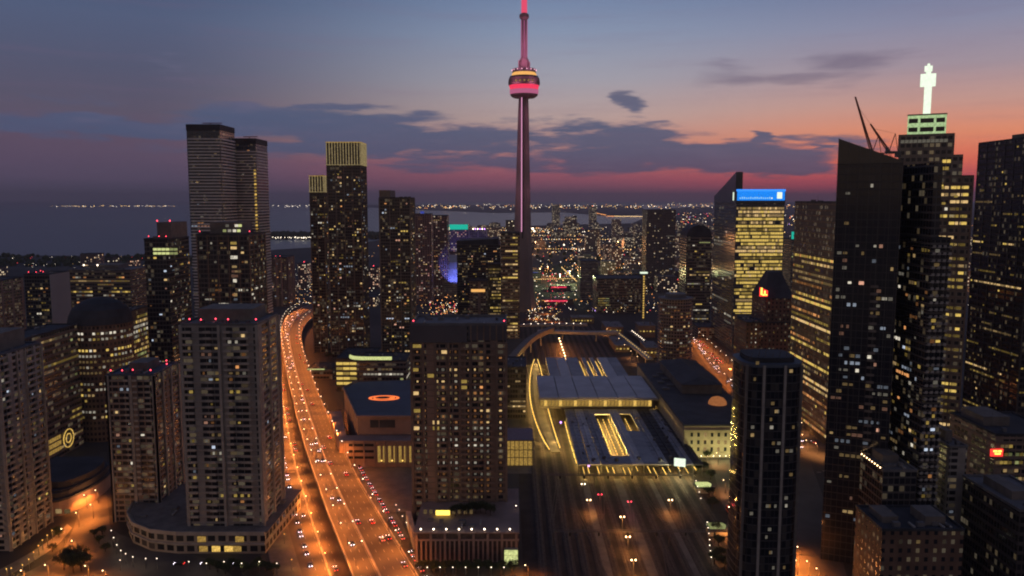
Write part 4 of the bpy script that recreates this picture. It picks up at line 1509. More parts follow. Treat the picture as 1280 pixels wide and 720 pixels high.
# far shed
mb = MB()
fs = thing('train_shed', 'farther grey train shed with narrow gold-lit slots behind the glass hall', 'train shed', (0, 0, 0))
for (xa, xb, k) in ((34, 44, 'shed'), (44.5, 54, 'shedpale'), (54.5, 66, 'shed'), (70, 74, 'shed'), (78, 82, 'shed'), (86, 96, 'shedpale'), (96.5, 106, 'shed')):
    mb = MB(); mb.box(xa, xb, 674, 800, ZS - 1, ZS); mb.build('roof_panel', MT[k], fs)
mb = MB()
for xx in (34.5, 65, 86.5, 105):
    for yy in (690, 740, 795):
        mb.tube((xx, yy, 0), (xx, yy, ZS - 1), .3)
mb.build('frame', MT['metal'], fs)


def lampstrip(name, label, cat, pts, z, r, em, group=None, e_=0, ec=(1, .6, .15), step=14):
    o = thing(name, label, cat, (pts[0][0], pts[0][1], 0), group=group)
    ox, oy = pts[0][:2]
    mb = MB()
    for a_, b_ in zip(pts, pts[1:]):
        L_ = math.dist(a_[:2], b_[:2]); q_ = max(1, round(L_ / 6)) if L_ > 20 else 1
        for w_ in range(q_):
            k0, k1 = w_ / q_, (w_ + (.62 if q_ > 1 else .8)) / q_
            mb.tube((a_[0] + (b_[0] - a_[0]) * k0 - ox, a_[1] + (b_[1] - a_[1]) * k0 - oy, z), (a_[0] + (b_[0] - a_[0]) * k1 - ox, a_[1] + (b_[1] - a_[1]) * k1 - oy, z), r * .62, n_=5)
    mb.build('light_tube', EM[em], o)
    mb = MB()
    for (x, y, h) in walk(pts, 18, 4):
        mb.tube((x - ox, y - oy, 0), (x - ox, y - oy, z - r), .12, n_=5)
    mb.build('frame', MT['metal'], o)
    if e_:
        for (x, y, h) in walk(pts, step, step / 2):
            l_ = bpy.data.lights.new('platform_light', 'POINT'); l_.energy = e_; l_.color = ec; l_.shadow_soft_size = .3
            link('platform_light', l_, o, (x - ox, y - oy, z - .9))
    return o


# gold light under and in the sheds
for i, xx in enumerate((63.5, 67.4, 71.3)):
    lampstrip('platform_lamps', ('outer', 'middle', 'inner')[i] + ' gold light line in the slot of the near train shed', 'lights', [(xx, 490), (xx, 582)], 5.2, .28, 'lamp_yellow', e_=3000)
lampstrip('platform_lamps', 'short gold light line in the small gap of the near shed roof', 'lights', [(84, 543), (84, 583)], 5.2, .28, 'lamp_yellow', e_=3000)
for i, xx in enumerate((68, 76, 84)):
    lampstrip('platform_lamps', ('first', 'second', 'third')[i] + ' gold light line from the left in the far train shed', 'lights', [(xx, 690), (xx, 796)], 5.2, .35, 'lamp_yellow', e_=4000, step=25)
rq = random.Random(6)
for i in range(15):
    xx = 42.5 + i * 4.9 + rq.uniform(-1.2, 1.2)
    lampstrip('platform_lamps', 'gold light tube glowing under the front edge of the near train shed', 'lights', [(xx, 470 - rq.uniform(1, 12)), (xx, 477)], 5.4 - rq.random(), rq.uniform(.15, .3), 'lamp_yellow', group='tubes under the shed front', e_=750)
fl = thing('floodlight', 'blazing white floodlight panel at the front corner of the train shed', 'floodlight', (101, 468, 0))
mb = MB(); mb.tube((0, 0, 0), (0, 0, 8), .3); mb.build('mast', MT['metal'], fl)
mb = MB(); mb.prism([(-3.2, 0), (3.2, -2), (3.2, -1.7), (-3.2, .3)], 7.5, 12.5); mb.build('lamp', EM['white'], fl)
l_ = bpy.data.lights.new('floodlight', 'POINT'); l_.energy = 9000; l_.color = (1, .85, .4); l_.shadow_soft_size = 1; link('floodlight', l_, fl, (0, -4, 8))

# curved platforms on the left
for (lab, pts) in (('outer curved line of gold platform lamps left of the sheds', [(668, 449), (664, 462), (662, 480), (663, 500), (668, 522), (677, 545), (687, 562)]),
                   ('inner curved line of gold platform lamps beside the shed roof', [(672, 449), (676, 462), (680, 482), (683, 502), (688, 522), (694, 542), (700, 560)])):
    ln = spline([gnd(a, b_, 5) for a, b_ in pts], 5)
    lampstrip('platform_lamps', lab, 'lights', ln, 5, .42, 'lamp_yellow', e_=2600, step=20)
ln = spline([gnd(a, b_, 1) for a, b_ in [(670, 449), (670, 462), (671, 480), (673, 500), (678, 522), (686, 545), (695, 565)]], 5)
o = line_strip('platform', ln, 6, .02, MT['pave'], 1.0); o['label'] = 'curved station platform between two lines of gold lamps'; o['category'] = 'platform'
ln2 = spline([gnd(a, b_, 1) for a, b_ in [(708, 527), (714, 552), (722, 580)]], 5)
lampstrip('platform_lamps', 'slanting gold lit platform edge left of the near shed', 'lights', spline([gnd(a, b_, 4) for a, b_ in [(706, 527), (712, 550), (721, 580)]], 4), 4, .4, 'lamp_yellow', e_=1300, step=16)
for (px_, py_) in ((701, 528), (736, 582)):
    x, y = gnd(px_, py_, 6)
    v = thing('signal_lamp', 'violet lamp at the ' + ('far end of the slanting lit platform' if px_ == 701 else 'left front corner of the near train shed'), 'lamp', (x, y, 0))
    mb = MB(); mb.tube((0, 0, 0), (0, 0, 5.6), .12); mb.build('mast', MT['metal'], v)
    mb = MB(); mb.gem(0, 0, 6, .7); mb.build('lamp', EM['violet'], v)

# station head house
hx0 = 112
sh = thing('station_building', 'long station building with black-blue roofs and a cream-lit end wall', 'station', (0, 0, 0))
mb = MB(); mb.box(hx0, 163, 507, 704, 0, 21); mb.build('wall', MT['cream'], sh)
mb = MB(); mb.box(hx0 - .6, 163.6, 506.4, 704.6, 21.02, 22); rf = mb.build('roof', MT['roofdark'], sh)
mb = MB(); mb.prism([(128, 590), (158, 590), (158, 680), (128, 680)], 22.05, 29); 
mb.v += []
mb.build('great_hall', MT['darkconc'], rf)
mb = MB()
k = 0
mb.v += [(127, 589, 29.02), (159, 589, 29.02), (159, 681, 29.02), (127, 681, 29.02), (143, 600, 33), (143, 670, 33)]
mb.f += [(0, 1, 4), (1, 2, 5, 4), (2, 3, 5), (3, 0, 4, 5)]; mb.m += [0] * 4
mb.build('hall_roof', MT['roofdark'], rf)
for i in range(6):
    mb = MB(); mb.box(0, 5, 0, 3, 0, 1.5); mb.build('skylight', MT['roofgrey'], rf, (116 + (i % 2) * 5.5, 602 + i * 11, 22.02))
mb = MB(); mb.lathe([(6.5, 22.05), (6.2, 24), (4.5, 26.2), (2, 27.2), (.4, 27.5)], 24)
mb.build('dome_skylight', EM['signorange'] if False else emi('dim_orange_glass', (1, .35, .12), .3, .3), rf, (147, 560, 0))
rr_ = random.Random(9)
for j, z in enumerate((5.5, 10.2, 15.2)):
    for i in range(11):
        mb = MB(); mb.box(-.8, .8, -.06, 0, -1.3, 1.3)
        lit_ = rr_.random() < .25
        mb.build('window', WM['warm', 1] if lit_ else MT['glassd'], sh, (hx0 + 5 + i * 4.4, 506.95, z))
mb = MB(); mb.box(hx0 - .5, 163, 505.9, 506.98, 17.8, 18.6); mb.box(hx0 - .4, 163, 506.2, 506.99, 3.1, 3.6); mb.build('cornice', MT['cream'], sh)
mb = MB()
for i in range(12):
    mb.gem(hx0 + 3 + i * 4, 505, 1.6, .3)
mb.build('wall_lamps', EM['lamp_white'], sh)
for i in range(4):
    l_ = bpy.data.lights.new('wall_wash', 'POINT'); l_.energy = 3000; l_.color = (.95, .85, .35); l_.shadow_soft_size = .8; link('wall_wash', l_, sh, (118 + i * 12, 497, 5))
# canopy strips right of the shed
for i, xx in enumerate((118.6,)):
    pass
# station forecourt glass boxes in the park
for k, (px_, py_, lab) in enumerate(((880, 608, 'lit yellow kiosk roof at the far end of the park strip'), (897, 660, 'pale lit kiosk half way down the park strip'))):
    x, y = gnd(px_, py_, 3)
    kk = thing('kiosk', lab, 'kiosk', (x, y, 0))
    mb = MB(); mb.box(-5, 5, -3.5, 3.5, 0, 3.2); mb.build('wall', MT['cream'], kk)
    mb = MB(); mb.box(-5.6, 5.6, -4, 4, 3.22, 3.7); mb.build('roof', MT['roofdark'], kk)
    mb = MB(); mb.prism([(-4.5, -3), (3, -3), (4.2, 0), (3, 3), (-4.5, 3)], 3.72, 4.6); mb.build('skylight', WM['lime', 2 if k == 0 else 1], kk)

# ---------- tracks
tr = MB()
for s_ in (-.75, .75):
    tr.box(s_ - .16, s_ + .16, 235, 1125, .2, .38)
tm = tr.mesh('railway_track', MT['rail'])
bedm = MB(); bedm.box(-1.9, 1.9, 235, 1125, .012, .2); bm_ = bedm.mesh('track_bed', pbr('sleepers', (.075, .06, .05), .95, .4, .5))
for i in range(15):
    x = 14 + i * 6.6
    o = thing('railway_track', 'straight steel railway track on dark ballast running to the station', 'railway track', (x, 0, 0), group='tracks of the rail corridor')
    link('rails', tm, o); link('bed', bm_, o)
# paved service strips between the tracks; paler tone also paints the lit middle band
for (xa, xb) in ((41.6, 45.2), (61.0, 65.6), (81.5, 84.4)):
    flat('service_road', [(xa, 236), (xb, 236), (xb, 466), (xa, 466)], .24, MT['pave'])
# crossovers at the station throat
ct = MB()
for s_ in (-.75, .75):
    ct.box(s_ - .16, s_ + .16, -30, 30, .2, .381)
cm_ = ct.mesh('railway_track', MT['rail'])
for (xa, ya, dr_) in ((24, 430, 1), (37, 400, -1), (50, 425, 1), (63, 395, 1), (76, 430, -1), (90, 410, 1), (43, 330, -1), (70, 340, 1), (57, 290, -1)):
    o = link('railway_crossover', None, None, (xa, ya, .003), -dr_ * atan(6.6 / 60) , label='slanting crossover between two tracks of the dark rail yard', category='railway track', group='crossovers in the rail yard')
    link('rails', cm_, o)
# gantries over the tracks
for k, yy in enumerate((452, 372)):
    o = thing('signal_gantry', 'dark signal gantry spanning the tracks, the one ' + ('close to the train shed' if k == 0 else 'nearer the bottom edge'), 'gantry', (20, yy, 0))
    mb = MB()
    for x in (0, 28, 56, 86):
        mb.tube((x, 0, 0), (x, 0, 7.4), .2, n_=6)
    mb.tube((0, -.4, 7.4), (86, -.4, 7.4), .14, n_=4); mb.tube((0, .4, 7.4), (86, .4, 7.4), .14, n_=4); mb.tube((0, 0, 8.3), (86, 0, 8.3), .14, n_=4)
    for i in range(43):
        mb.tube((i * 2, -.4, 7.4), (i * 2 + 1, 0, 8.3), .06, n_=4); mb.tube((i * 2 + 1, 0, 8.3), (i * 2 + 2, .4, 7.4), .06, n_=4)
    mb.build('truss', MT['metal'], o)
    for i in range(6):
        mb = MB(); mb.box(-.4, .4, -.3, .3, 5.6, 7.2); mb.build('signal_head', MT['tyre'], o, (8 + i * 14, -.5, 0))
# signal masts with orange lamps on the tracks
for (px_, py_, kind_) in ((778, 646, 'o'), (785, 671, 'o'), (792, 700, 'o'), (736, 625, 'o'), (838, 625, 'o'), (787, 627, 'r'), (729, 605, 'p'), (750, 618, 'r')):
    x, y = gnd(px_, py_, 7)
    lab = {'o': 'twin orange yard lamp glowing over the rails, %s', 'r': 'red signal light over the dark rails, %s', 'p': 'small pink signal lamp at the shed throat, %s'}[kind_]
    which = {(778, 646): 'third nearest', (785, 671): 'second nearest', (792, 700): 'nearest', (736, 625): 'the one far to the left', (838, 625): 'the one far to the right', (787, 627): 'the brighter', (750, 618): 'the dimmer near the shed', (729, 605): 'by its front'}[(px_, py_)]
    s_ = thing('signal_mast', lab % which, 'signal', (x, y, 0))
    mb = MB(); mb.tube((0, 0, 0), (0, 0, 6.8), .14); mb.tube((-1, 0, 6.6), (1, 0, 6.6), .08); mb.build('mast', MT['metal'], s_)
    for q in (-.9, .9):
        mb = MB(); mb.gem(q, 0, 7, .42 if kind_ == 'o' else .38); mb.build('lamp', EM['lamp_orange' if kind_ == 'o' else 'red' if kind_ == 'r' else 'lamp_white'], s_)
    if kind_ == 'o':
        l_ = bpy.data.lights.new('yard_light', 'POINT'); l_.energy = 3300; l_.color = (1, .36, .08); l_.shadow_soft_size = .3; link('yard_light', l_, s_, (0, -3.0, 5.5))
    elif kind_ == 'r':
        l_ = bpy.data.lights.new('yard_light', 'POINT'); l_.energy = 260; l_.color = (1, .08, .08); l_.shadow_soft_size = .3; link('yard_light', l_, s_, (0, -1.5, 5.5))
# orange floodlights down the far tracks
for i in range(8):
    x, y = gnd(699 + i * 1.2, 423 + i * 3.6, 7)
    s_ = thing('yard_lamp', 'orange yard lamp in a row down the far tracks', 'lamp', (x, y, 0), group='row of orange lamps beyond the sheds')
    mb = MB(); mb.tube((0, 0, 0), (0, 0, 6.5), .18); mb.build('mast', MT['metal'], s_)
    mb = MB(); mb.gem(0, 0, 7, .8); mb.build('lamp', EM['lamp_orange'], s_)
    l_ = bpy.data.lights.new('yard_light', 'POINT'); l_.energy = 5200; l_.color = (1, .32, .06); l_.shadow_soft_size = .5; link('yard_light', l_, s_, (0, -2, 5.6))

# sky walk and bridges at the head of the tracks
def bridge(label, pts, z, w, hgt, material, light=None, cat='bridge', name='footbridge'):
    ln = spline([gnd(a, b_, z) for a, b_ in pts], 5)
    o = thing(name, label, cat, (ln[0][0], ln[0][1], 0))
    sh_ = [(x - ln[0][0], y - ln[0][1]) for x, y in ln]
    line_strip('deck', sh_, w, z, material, hgt, parent=o)
    mb = MB()
    for (x, y, h) in walk(sh_, 40, 10):
        mb.tube((x, y, 0), (x, y, z), .8, n_=8)
    mb.build('pier', MT['concrete'], o)
    if light:
        mb = MB()
        for (x, y, h) in walk(sh_, 9, 2):
            mb.gem(x, y - w / 2 - .3, z + hgt + 1, .42)
        mb.build('lamps', EM[light], o)
    return o


bridge('white lit footbridge across the head of the tracks', [(648, 408), (690, 407), (734, 407)], 9, 8, 2.5, MT['concrete'], 'lamp_white')
bridge('plain grey road bridge over the tracks', [(672, 416), (700, 416.5), (735, 417.5), (772, 417)], 9, 12, 3, MT['concrete'], name='road_bridge')
bridge('curved grey skywalk tube leading towards the needle tower', [(640, 452), (652, 438), (668, 424), (690, 414)], 12, 7, 5, MT['darkconc'], name='skywalk')
# right-hand ramp strips
bridge('narrow slanting ramp with pale lamps right of the far tracks', [(770, 416), (790, 432), (812, 450)], 6, 7, 1.5, MT['concrete'], 'lamp_yellow', name='ramp')

# service yard right of the far tracks
for (x, y, w_, d_, h_, lab) in ((122, 900, 16, 60, 7, 'long low service shed beside the far tracks'), (150, 860, 14, 40, 10, 'taller service shed behind the round apartment block'), (128, 1010, 22, 46, 9, 'flat service shed below the wide brown block'), (165, 980, 20, 30, 14, 'small square depot right of the service sheds'), (96, 1085, 30, 22, 8, 'low signal house at the head of the tracks')):
    o = thing('service_shed', lab, 'shed', (x, y, 0))
    mb = MB(); mb.box(-w_ / 2, w_ / 2, -d_ / 2, d_ / 2, 0, h_); mb.build('wall', MT['brown'], o)
    mb = MB(); mb.box(-w_ / 2 - .5, w_ / 2 + .5, -d_ / 2 - .5, d_ / 2 + .5, h_ + .01, h_ + .8); rq2 = mb.build('roof', MT['roofgrey'], o)
    for k in range(int(w_ // 4)):
        mb = MB(); mb.box(-.9, .9, -.08, 0, -.8, .8); mb.build('window', WM['yellow', 1 + (k % 2)], o, (-w_ / 2 + 2 + k * 4, -d_ / 2 - .02, h_ * .55))
    clutter(rq2, -w_ * .4, w_ * .4, -d_ * .4, d_ * .4, h_ + .8, 4, int(x))
bridge('second slanting ramp road with lamps farther right of the far tracks', [(788, 414), (806, 428), (826, 446)], 3, 8, 1.2, MT['darkconc'], 'lamp_white', name='ramp')
# ================================================================== RIGHT OF THE NEEDLE
# low ballpark and halls beyond
b = tower('exhibition_hall', 'plain grey hall with horizontal ribs behind the dotted brown block', 722, 747, 327, 1330, 60, FC['concrete'], slab=(5, .5, 2))
b = tower('office_block', 'wide dull brown block sprinkled with tiny window lights', 741, 806, 349, 1180, 60, FC['office'], wall2=MT['brown'], roofm='roofdark')
put_windows(b, R, fh=3.3, bay=2.4, w=1.4, hh=1.3, p=.10, ztop=b.h - 22, vis=425, faces='f', levels=(.4, .4, .2))
put_windows(b, R, fh=3.3, bay=2.4, w=2.2, hh=1.3, p=.8, ztop=b.h - 26, zlo=b.h - 40, faces='f', levels=(.3, .6, .1), x0=b.x0, x1=b.x0 + 20, pal=['lime', 'yellow'])
s_ = thing('light_column', 'thin lit stair tower drawn as one bright vertical line', 'stair tower', (at_y(805, 345, 1120)[0], 1120, 0))
hh2 = at_y(805, 342, 1120)[1]
mb = MB(); mb.box(-2, 2, 0, 4, 0, hh2); mb.build('wall', MT['darkconc'], s_)
mb = MB()
for j in range(int(hh2 / 3.4)):
    mb.box(-.9, .9, -.2, -.02, j * 3.4 + 1, j * 3.4 + 3.1)
mb.build('stair_window', EM['gold'], s_)
mb = MB(); mb.box(-5, 5, -1, 5, hh2 + .02, hh2 + 2); mb.build('cap_light', EM['white'], s_)
b = tower('apartment_tower', 'plain dusky slab tower left of the curved-crown office', 803, 845, 263, 1480, 50, facade('dusky_facade', (.16, .13, .12), fh=3.2, bay=3.2, wu=.6, wv=.55, lit=.06, lits=.5))
put_windows(b, R, fh=3.2, bay=3.2, w=2, p=.05, vis=420, faces='f', levels=(.6, .35, .05))
b = tower('office_tower', 'dark office tower under a curved black crown', 850, 890, 296, 1080, 44, FC['office'], slab=(4, .3, 1.2), wall2=MT['darkconc'])
n_ = 10
mb = MB()
for i in range(n_):
    a0_, a1_ = pi * i / n_, pi * (i + 1) / n_
    xa, xb = -b.wx * cos(a0_), -b.wx * cos(a1_)
    mb.prism([(xa, -b.wy), (xb, -b.wy), (xb, b.wy), (xa, b.wy)], b.h + .4, b.h + 5, ztop=[b.h + 1 + 15 * sin(a0_), b.h + 1 + 15 * sin(a1_), b.h + 1 + 15 * sin(a1_), b.h + 1 + 15 * sin(a0_)])
mb.build('crown', MT['roofdark'], b.root)
put_windows(b, R, fh=4, bay=3, w=2.7, hh=1.3, mode='office', pf=.55, p=.7, levels=(.35, .5, .15), vis=410, faces='f')
# round banded apartment block
b = round_tower('apartment_tower', 'rounded pinkish apartment block with curved balcony bands above the station roofs', 844.5, 21.5, 373, 760, None, None)
mb = MB(); mb.lathe([(b.R - 1.6, 0), (b.R - 1.6, b.h)], 40); mb.build('wall', facade('round_condo_facade', (.36, .27, .22), fh=3.1, bay=3.0, wu=.62, wv=.7, radius=b.R), b.root)
mb = MB()
for j in range(1, int(b.h // 3.1)):
    mb.lathe([(b.R, j * 3.1 - .2), (b.R + .1, j * 3.1 + 1.0)], 40)
mb.build('balcony_bands', MT['pinkstone'], b.root)
mb = MB(); mb.lathe([(b.R + .2, b.h + .02), (b.R + .2, b.h + 1.2)], 40); mb.lathe([(b.R * .6, b.h + 1.22), (b.R * .6, b.h + 5)], 24); mb.build('roof', MT['roofgrey'], b.root)
round_windows(b, R, b.R - 1.55, 3.1, 3.0, 2.2, 1.7, 6, b.h, 1, .28, ['warm', 'orange', 'warm', 'white'], (.7, .25, .05), vis=455)

# blue-topped office
b = tower('office_tower', 'office tower with a bright blue band on top and a yellow-lit front', 893, 981, 254, 880, 95, FC['blueglass'], parapet=0)
H0 = b.h
b.h = H0
fy = -b.wy
mb = MB(); mb.box(-b.wx - .4, b.wx + .4, fy - .5, fy + 40, H0 + .36, H0 + 15); mb.build('crown', MT['glassb'], b.root)
mb = MB(); mb.box(-b.wx + .6, b.wx - .4, fy - .8, fy - .52, H0 + 3, H0 + 13); mb.build('blue_panel', EM['skyblue'], b.root)
mb = MB(); mb.box(-b.wx - .3, b.wx + .3, fy - .75, fy - .53, H0 + 13.02, H0 + 15.1); mb.build('blue_edge', EM['blue'], b.root)
mb = MB(); mb.box(b.wx - 9, b.wx - 3.5, fy - 1.0, fy - .82, H0 + 5, H0 + 12); mb.build('shield_emblem', EM['white'], b.root)
rl = random.Random(3)
for i in range(16):
    mb = MB(); hh3 = rl.choice((1.4, 1.4, 2.0)); mb.box(-.7, .7, -.12, 0, -.8, -.8 + hh3)
    mb.build('letter', EM['white'] if i in (15,) else emi('dim_letter', (.3, .65, 1), .9) if i == 0 else bpy.data.materials['dim_letter'], b.root, (-b.wx + 4 + i * 2.3, fy - .84, H0 + 5.6))
put_windows(b, R, fh=3.9, bay=2.0, w=1.75, hh=2.5, mode='office', pf=1, p=.96, levels=(.03, .37, .6), vis=405, faces='f', pal=['yellow', 'yellow', 'yellow', 'warm'], run=2)
put_windows(b, R, fh=3.9, bay=4.0, w=3.0, hh=2.0, mode='office', pf=.2, p=.4, levels=(.8, .2, 0), vis=405, faces='s', pal=['white', 'warm'])
mb = MB()
n_ = 8
# slanted glass fin on the long left side
mb.prism([(-b.wx - .5, fy + 2), (-b.wx + 7, fy + 2), (-b.wx + 7, b.wy), (-b.wx - .5, b.wy)], H0 + .4, H0 + 20, ztop=[H0 + 34, H0 + 34, H0 + 12, H0 + 8])
mb.build('fin', MT['glassb'], b.root)
mb = MB(); mb.box(-b.wx - .62, -b.wx - .5, fy + 8, fy + 12, H0 + 3, H0 + 12); mb.build('side_emblem', EM['white'], b.root)

# grand hotel with a hipped roof and a red and yellow sign
hz = at_y(640, 402, 690)[1]
gh = tower('hotel_building', 'brown brick hotel with stepped wings, steep roof and a red and yellow rooftop sign', 918, 1012, 404, 690, 50, FC['brick'], roofm='roofdark')
put_windows(gh, R, fh=3.6, bay=3.4, w=1.3, hh=1.6, p=.13, vis=560, levels=(.4, .5, .1), faces='fs', pal=['warm', 'yellow', 'white'])
mb = MB(); mb.box(-gh.wx * .45, gh.wx * .5, -gh.wy * .8, gh.wy * .8, gh.h + .36, at_y(640, 374, 690)[1]); mb.build('central_block', FC['brick'], gh.root)
zt = at_y(640, 374, 690)[1]
mb = MB()
a_, c_ = gh.wx * .5, gh.wy * .8
mb.v += [(-a_ * .9 - .5, -c_ - .5, zt + .02), (a_ + .5, -c_ - .5, zt + .02), (a_ + .5, c_ + .5, zt + .02), (-a_ * .9 - .5, c_ + .5, zt + .02), (-a_ * .4, -4, zt + 22), (a_ * .5, -4, zt + 22), (a_ * .5, 4, zt + 22), (-a_ * .4, 4, zt + 22)]
mb.f += [(0, 1, 5, 4), (1, 2, 6, 5), (2, 3, 7, 6), (3, 0, 4, 7), (4, 5, 6, 7)]; mb.m += [0] * 5
mb.build('roof', MT['roofdark'], gh.root)
sx0 = x_at(966, 670, 140) - gh.cx
mb = MB()
mb.prism([(-3.5, 0), (3.6, 0), (3.6, .6), (-3.5, .6)], 0, 8, ztop=[8, 5, 5, 8]); mb.build('rooftop_sign', EM['signred'], gh.root, (sx0, -gh.wy - 1.5, zt + 2.6))
mb = MB()
for (xa, xb, za, zb) in ((-2.6, -1.2, 1.4, 7.6), (-1.1, 1.2, .8, 2.0), (.3, 1.5, 2.1, 5.0), (1.6, 3.0, .8, 1.9)):
    mb.box(xa, xb, -.3, -.02, za, zb)
mb.build('sign_letters', EM['signyellow'], gh.root, (sx0, -gh.wy - 1.5, zt + 2.6))
b = tower('office_building', 'low dark brick block with one row of white windows beyond the orange avenue', 864, 926, 410, 960, 40, FC['brown'], wall2=MT['brown'])
for i in range(11):
    mb = MB(); mb.box(-1, 1, -.08, 0, -.7, .7); mb.build('window', WM['white', 1], b.root, (-b.wx + 14 + i * 3, -b.wy - .02, b.h - 15))
put_windows(b, R, p=.04, faces='f', vis=450)
b = tower('office_building', 'office block with small square lights in tidy columns left of the hotel', 921, 952, 404, 640, 28, FC['brick'])
put_windows(b, R, fh=3.6, bay=3.4, w=1.1, hh=1.2, p=.45, vis=470, levels=(.3, .6, .1), faces='f', pal=['white', 'warm'])
for i, (l, r_, py, Yf, p, lab) in enumerate([(978, 1012, 300, 1150, .5, 'grey-green office tower with many small lights right of the yellow-lit front')]):
    b = tower('office_tower', lab, l, r_, py, Yf, 40, FC['office'])
    put_windows(b, R, fh=4, bay=3, w=2, hh=1.6, mode='office', pf=.8, p=p, levels=(.5, .45, .05), vis=420, faces='f', pal=['lime', 'yellow', 'white'])
mb = MB(); mb.box(-6, 2, -b.wy - .5, -b.wy - .1, b.h + 5, b.h + 11); mb.box(-5, 0, -b.wy + .4, b.wy * .2, b.h + .4, b.h + 11); mb.build('roof_sign', EM['teal'], b.root)

# near dark cylinder tower
b = round_tower('office_tower', 'nearest black tower with rounded corners and four pale vertical fins', 958, 38, 452, 318, None, None)
Rr = b.R
b.cx = x_at(958, 318, b.h)
ff = facade('dark_round_facade', (.035, .037, .045), fh=3.2, bay=1.6, wu=.85, wv=.8, radius=Rr, glass=(.012, .015, .022), grough=.1)


def sup(a, r_, e=.55):
    c, s_2 = cos(a), sin(a)
    return (math.copysign(abs(c) ** e, c) * r_, math.copysign(abs(s_2) ** e, s_2) * r_)


pl = [sup(2 * pi * i / 48, Rr) for i in range(48)]
mb = MB(); mb.prism(pl, 0, b.h); mb.build('wall', ff, b.root)
mb = MB(); mb.prism([(x * 1.01, y * 1.01) for x, y in pl], b.h + .02, b.h + 1.4)
rf = mb.build('roof', MT['roofblue'], b.root)
mb = MB(); mb.prism([(x * .8, y * .8) for x, y in pl], b.h + 1.42, b.h + 3.4); mb.build('plant_room', MT['roofdark'], rf)
mb = MB()
for q in range(7):
    x = -Rr * .7 + q * Rr * .23
    mb.tube((x, -Rr * .6, b.h + 3.4), (x + .6, -Rr * .6, b.h + 5 + (q % 3) * .8), .12, n_=5)
mb.build('roof_mast', MT['metal'], rf)
for u in (-.38, .3, .85, -.92):
    mb = MB(); mb.box(-.5, .5, -.5, .2, 0, b.h + .9); mb.build('fin', MT['darkconc'] if abs(u) > .5 else MT['concrete'], b.root, (u * Rr, -Rr * .995 if abs(u) < .5 else -Rr * .93, 0))
mb = MB()
for j in range(int(b.h // 3.2)):
    mb.prism([(x * 1.006, y * 1.006) for x, y in pl], j * 3.2 + 3.0, j * 3.2 + 3.16)
mb.build('floor_edges', MT['metal'], b.root)
rnd = random.Random(14)
for q in range(30):
    u = rnd.choice((-.62, -.1, 0, .08, .14, .48, -.7, .02, .62))
    j = rnd.choice(range(6, 33))
    mb = None
    w_ = rnd.choice((.9, 1.3))
    link('window', wmesh(w_, 1.3, 'f', (rnd.choice(('white', 'warm', 'white')), rnd.choices((0, 1, 2), (.75, .22, .03))[0])), b.root, (u * Rr + rnd.uniform(-.4, .4), -Rr * (1.012 if abs(u) < .4 else .985), j * 3.2 + 1.6))

# tower with yellow strips on its left face
b = tower('office_tower', 'tall brown tower whose left wall shows slanting rows of yellow office lights', 994, 1052, 254, 505, 105, FC['olive'], slab=(4, .25, .9), wall2=MT['brown'])
put_windows(b, R, fh=4, bay=1.9, w=1.7, hh=1.8, mode='office', pf=.75, p=.85, levels=(.45, .4, .15), vis=600, faces='s', run=7, ztop=130, pal=['yellow', 'warm', 'orange'])
put_windows(b, R, fh=4, bay=1.9, w=1.4, hh=1.4, mode='condo', p=.03, vis=560, faces='f')

# big black slab with slanted roof, then balcony tower
b = tower('office_tower', 'big black glass slab with a slanted roofline below the two cranes', 1047, 1126, 205, 352, 26, FC['slab'], parapet=0, rot=radians(22.5))
H1 = b.h
zl = at_y(640, 172, 352)[1]
mb = MB(); mb.prism([(-b.wx, -b.wy), (b.wx, -b.wy), (b.wx, b.wy), (-b.wx, b.wy)], H1 + .36, H1 + 3, ztop=[zl, H1 + 1.2, H1 + 1.2, zl]); mb.build('crown', MT['glassd'], b.root)
mb = MB()
for i in range(7):
    x = -b.wx + 2 * b.wx * i / 6
    zz = zl + (H1 + 1.2 - zl) * i / 6
    mb.box(x - .12, x + .12, -b.wy - .35, -b.wy - .01, 60, zz + .3)
mb.build('mullions', MT['metal'], b.root)
put_windows(b, R, fh=3.3, bay=2.4, w=1.8, hh=1.5, p=.02, zlo=110, faces='f', levels=(.75, .22, .03), pal=['white', 'warm'])
put_windows(b, R, fh=3.3, bay=2.4, w=1.8, hh=1.5, p=.14, zlo=20, ztop=150, faces='fs', levels=(.6, .3, .1), pal=['white', 'warm', 'rose', 'cool'])
balconies(b, [(.6, .72)], 3.3, zlo=40, mat_='darkconc', top=130)
bb_ = b
b = tower('apartment_tower', 'dark balcony tower standing in front of the stepped spire tower', 1122, 1188, 300, 340, 30, FC['dark'], slab=(3.0, .25, .25), wall2=MT['darkconc'])
mb = MB(); mb.box(-b.wx, b.wx * -.1, -b.wy + 1, b.wy, b.h + .4, at_y(640, 203, 340)[1]); mb.build('upper_block', FC['dark'], b.root)
balconies(b, [(.0, .16), (.28, .44), (.56, .72), (.84, 1)], 3.0, zlo=20, mat_='concrete')
put_windows(b, R, fh=3.0, bay=2.4, w=1.9, hh=1.5, p=.14, levels=(.5, .32, .18), faces='fs', pal=['warm', 'white', 'yellow', 'yellow', 'orange', 'cool'])

# stepped tower with the lit spire
b = tower('office_tower', 'stepped tower crowned by a pale green lit tier and a blazing white spire', 1119, 1213, 220, 455, 44, FC['setback'], rot=radians(27), slab=(4, .2, .9), piers=(6, .8, .5), wall2=MT['brown'], parapet=0)
SB = b
put_windows(b, R, fh=4, bay=3, w=2.7, hh=1.6, mode='office', pf=.75, p=.7, levels=(.3, .4, .3), vis=530, faces='f', pal=['yellow', 'yellow', 'warm'], run=3, x0=b.x0 + 12)
put_windows(b, R, fh=4, bay=3, w=2.2, hh=1.6, mode='condo', p=.05, vis=530, faces='f')


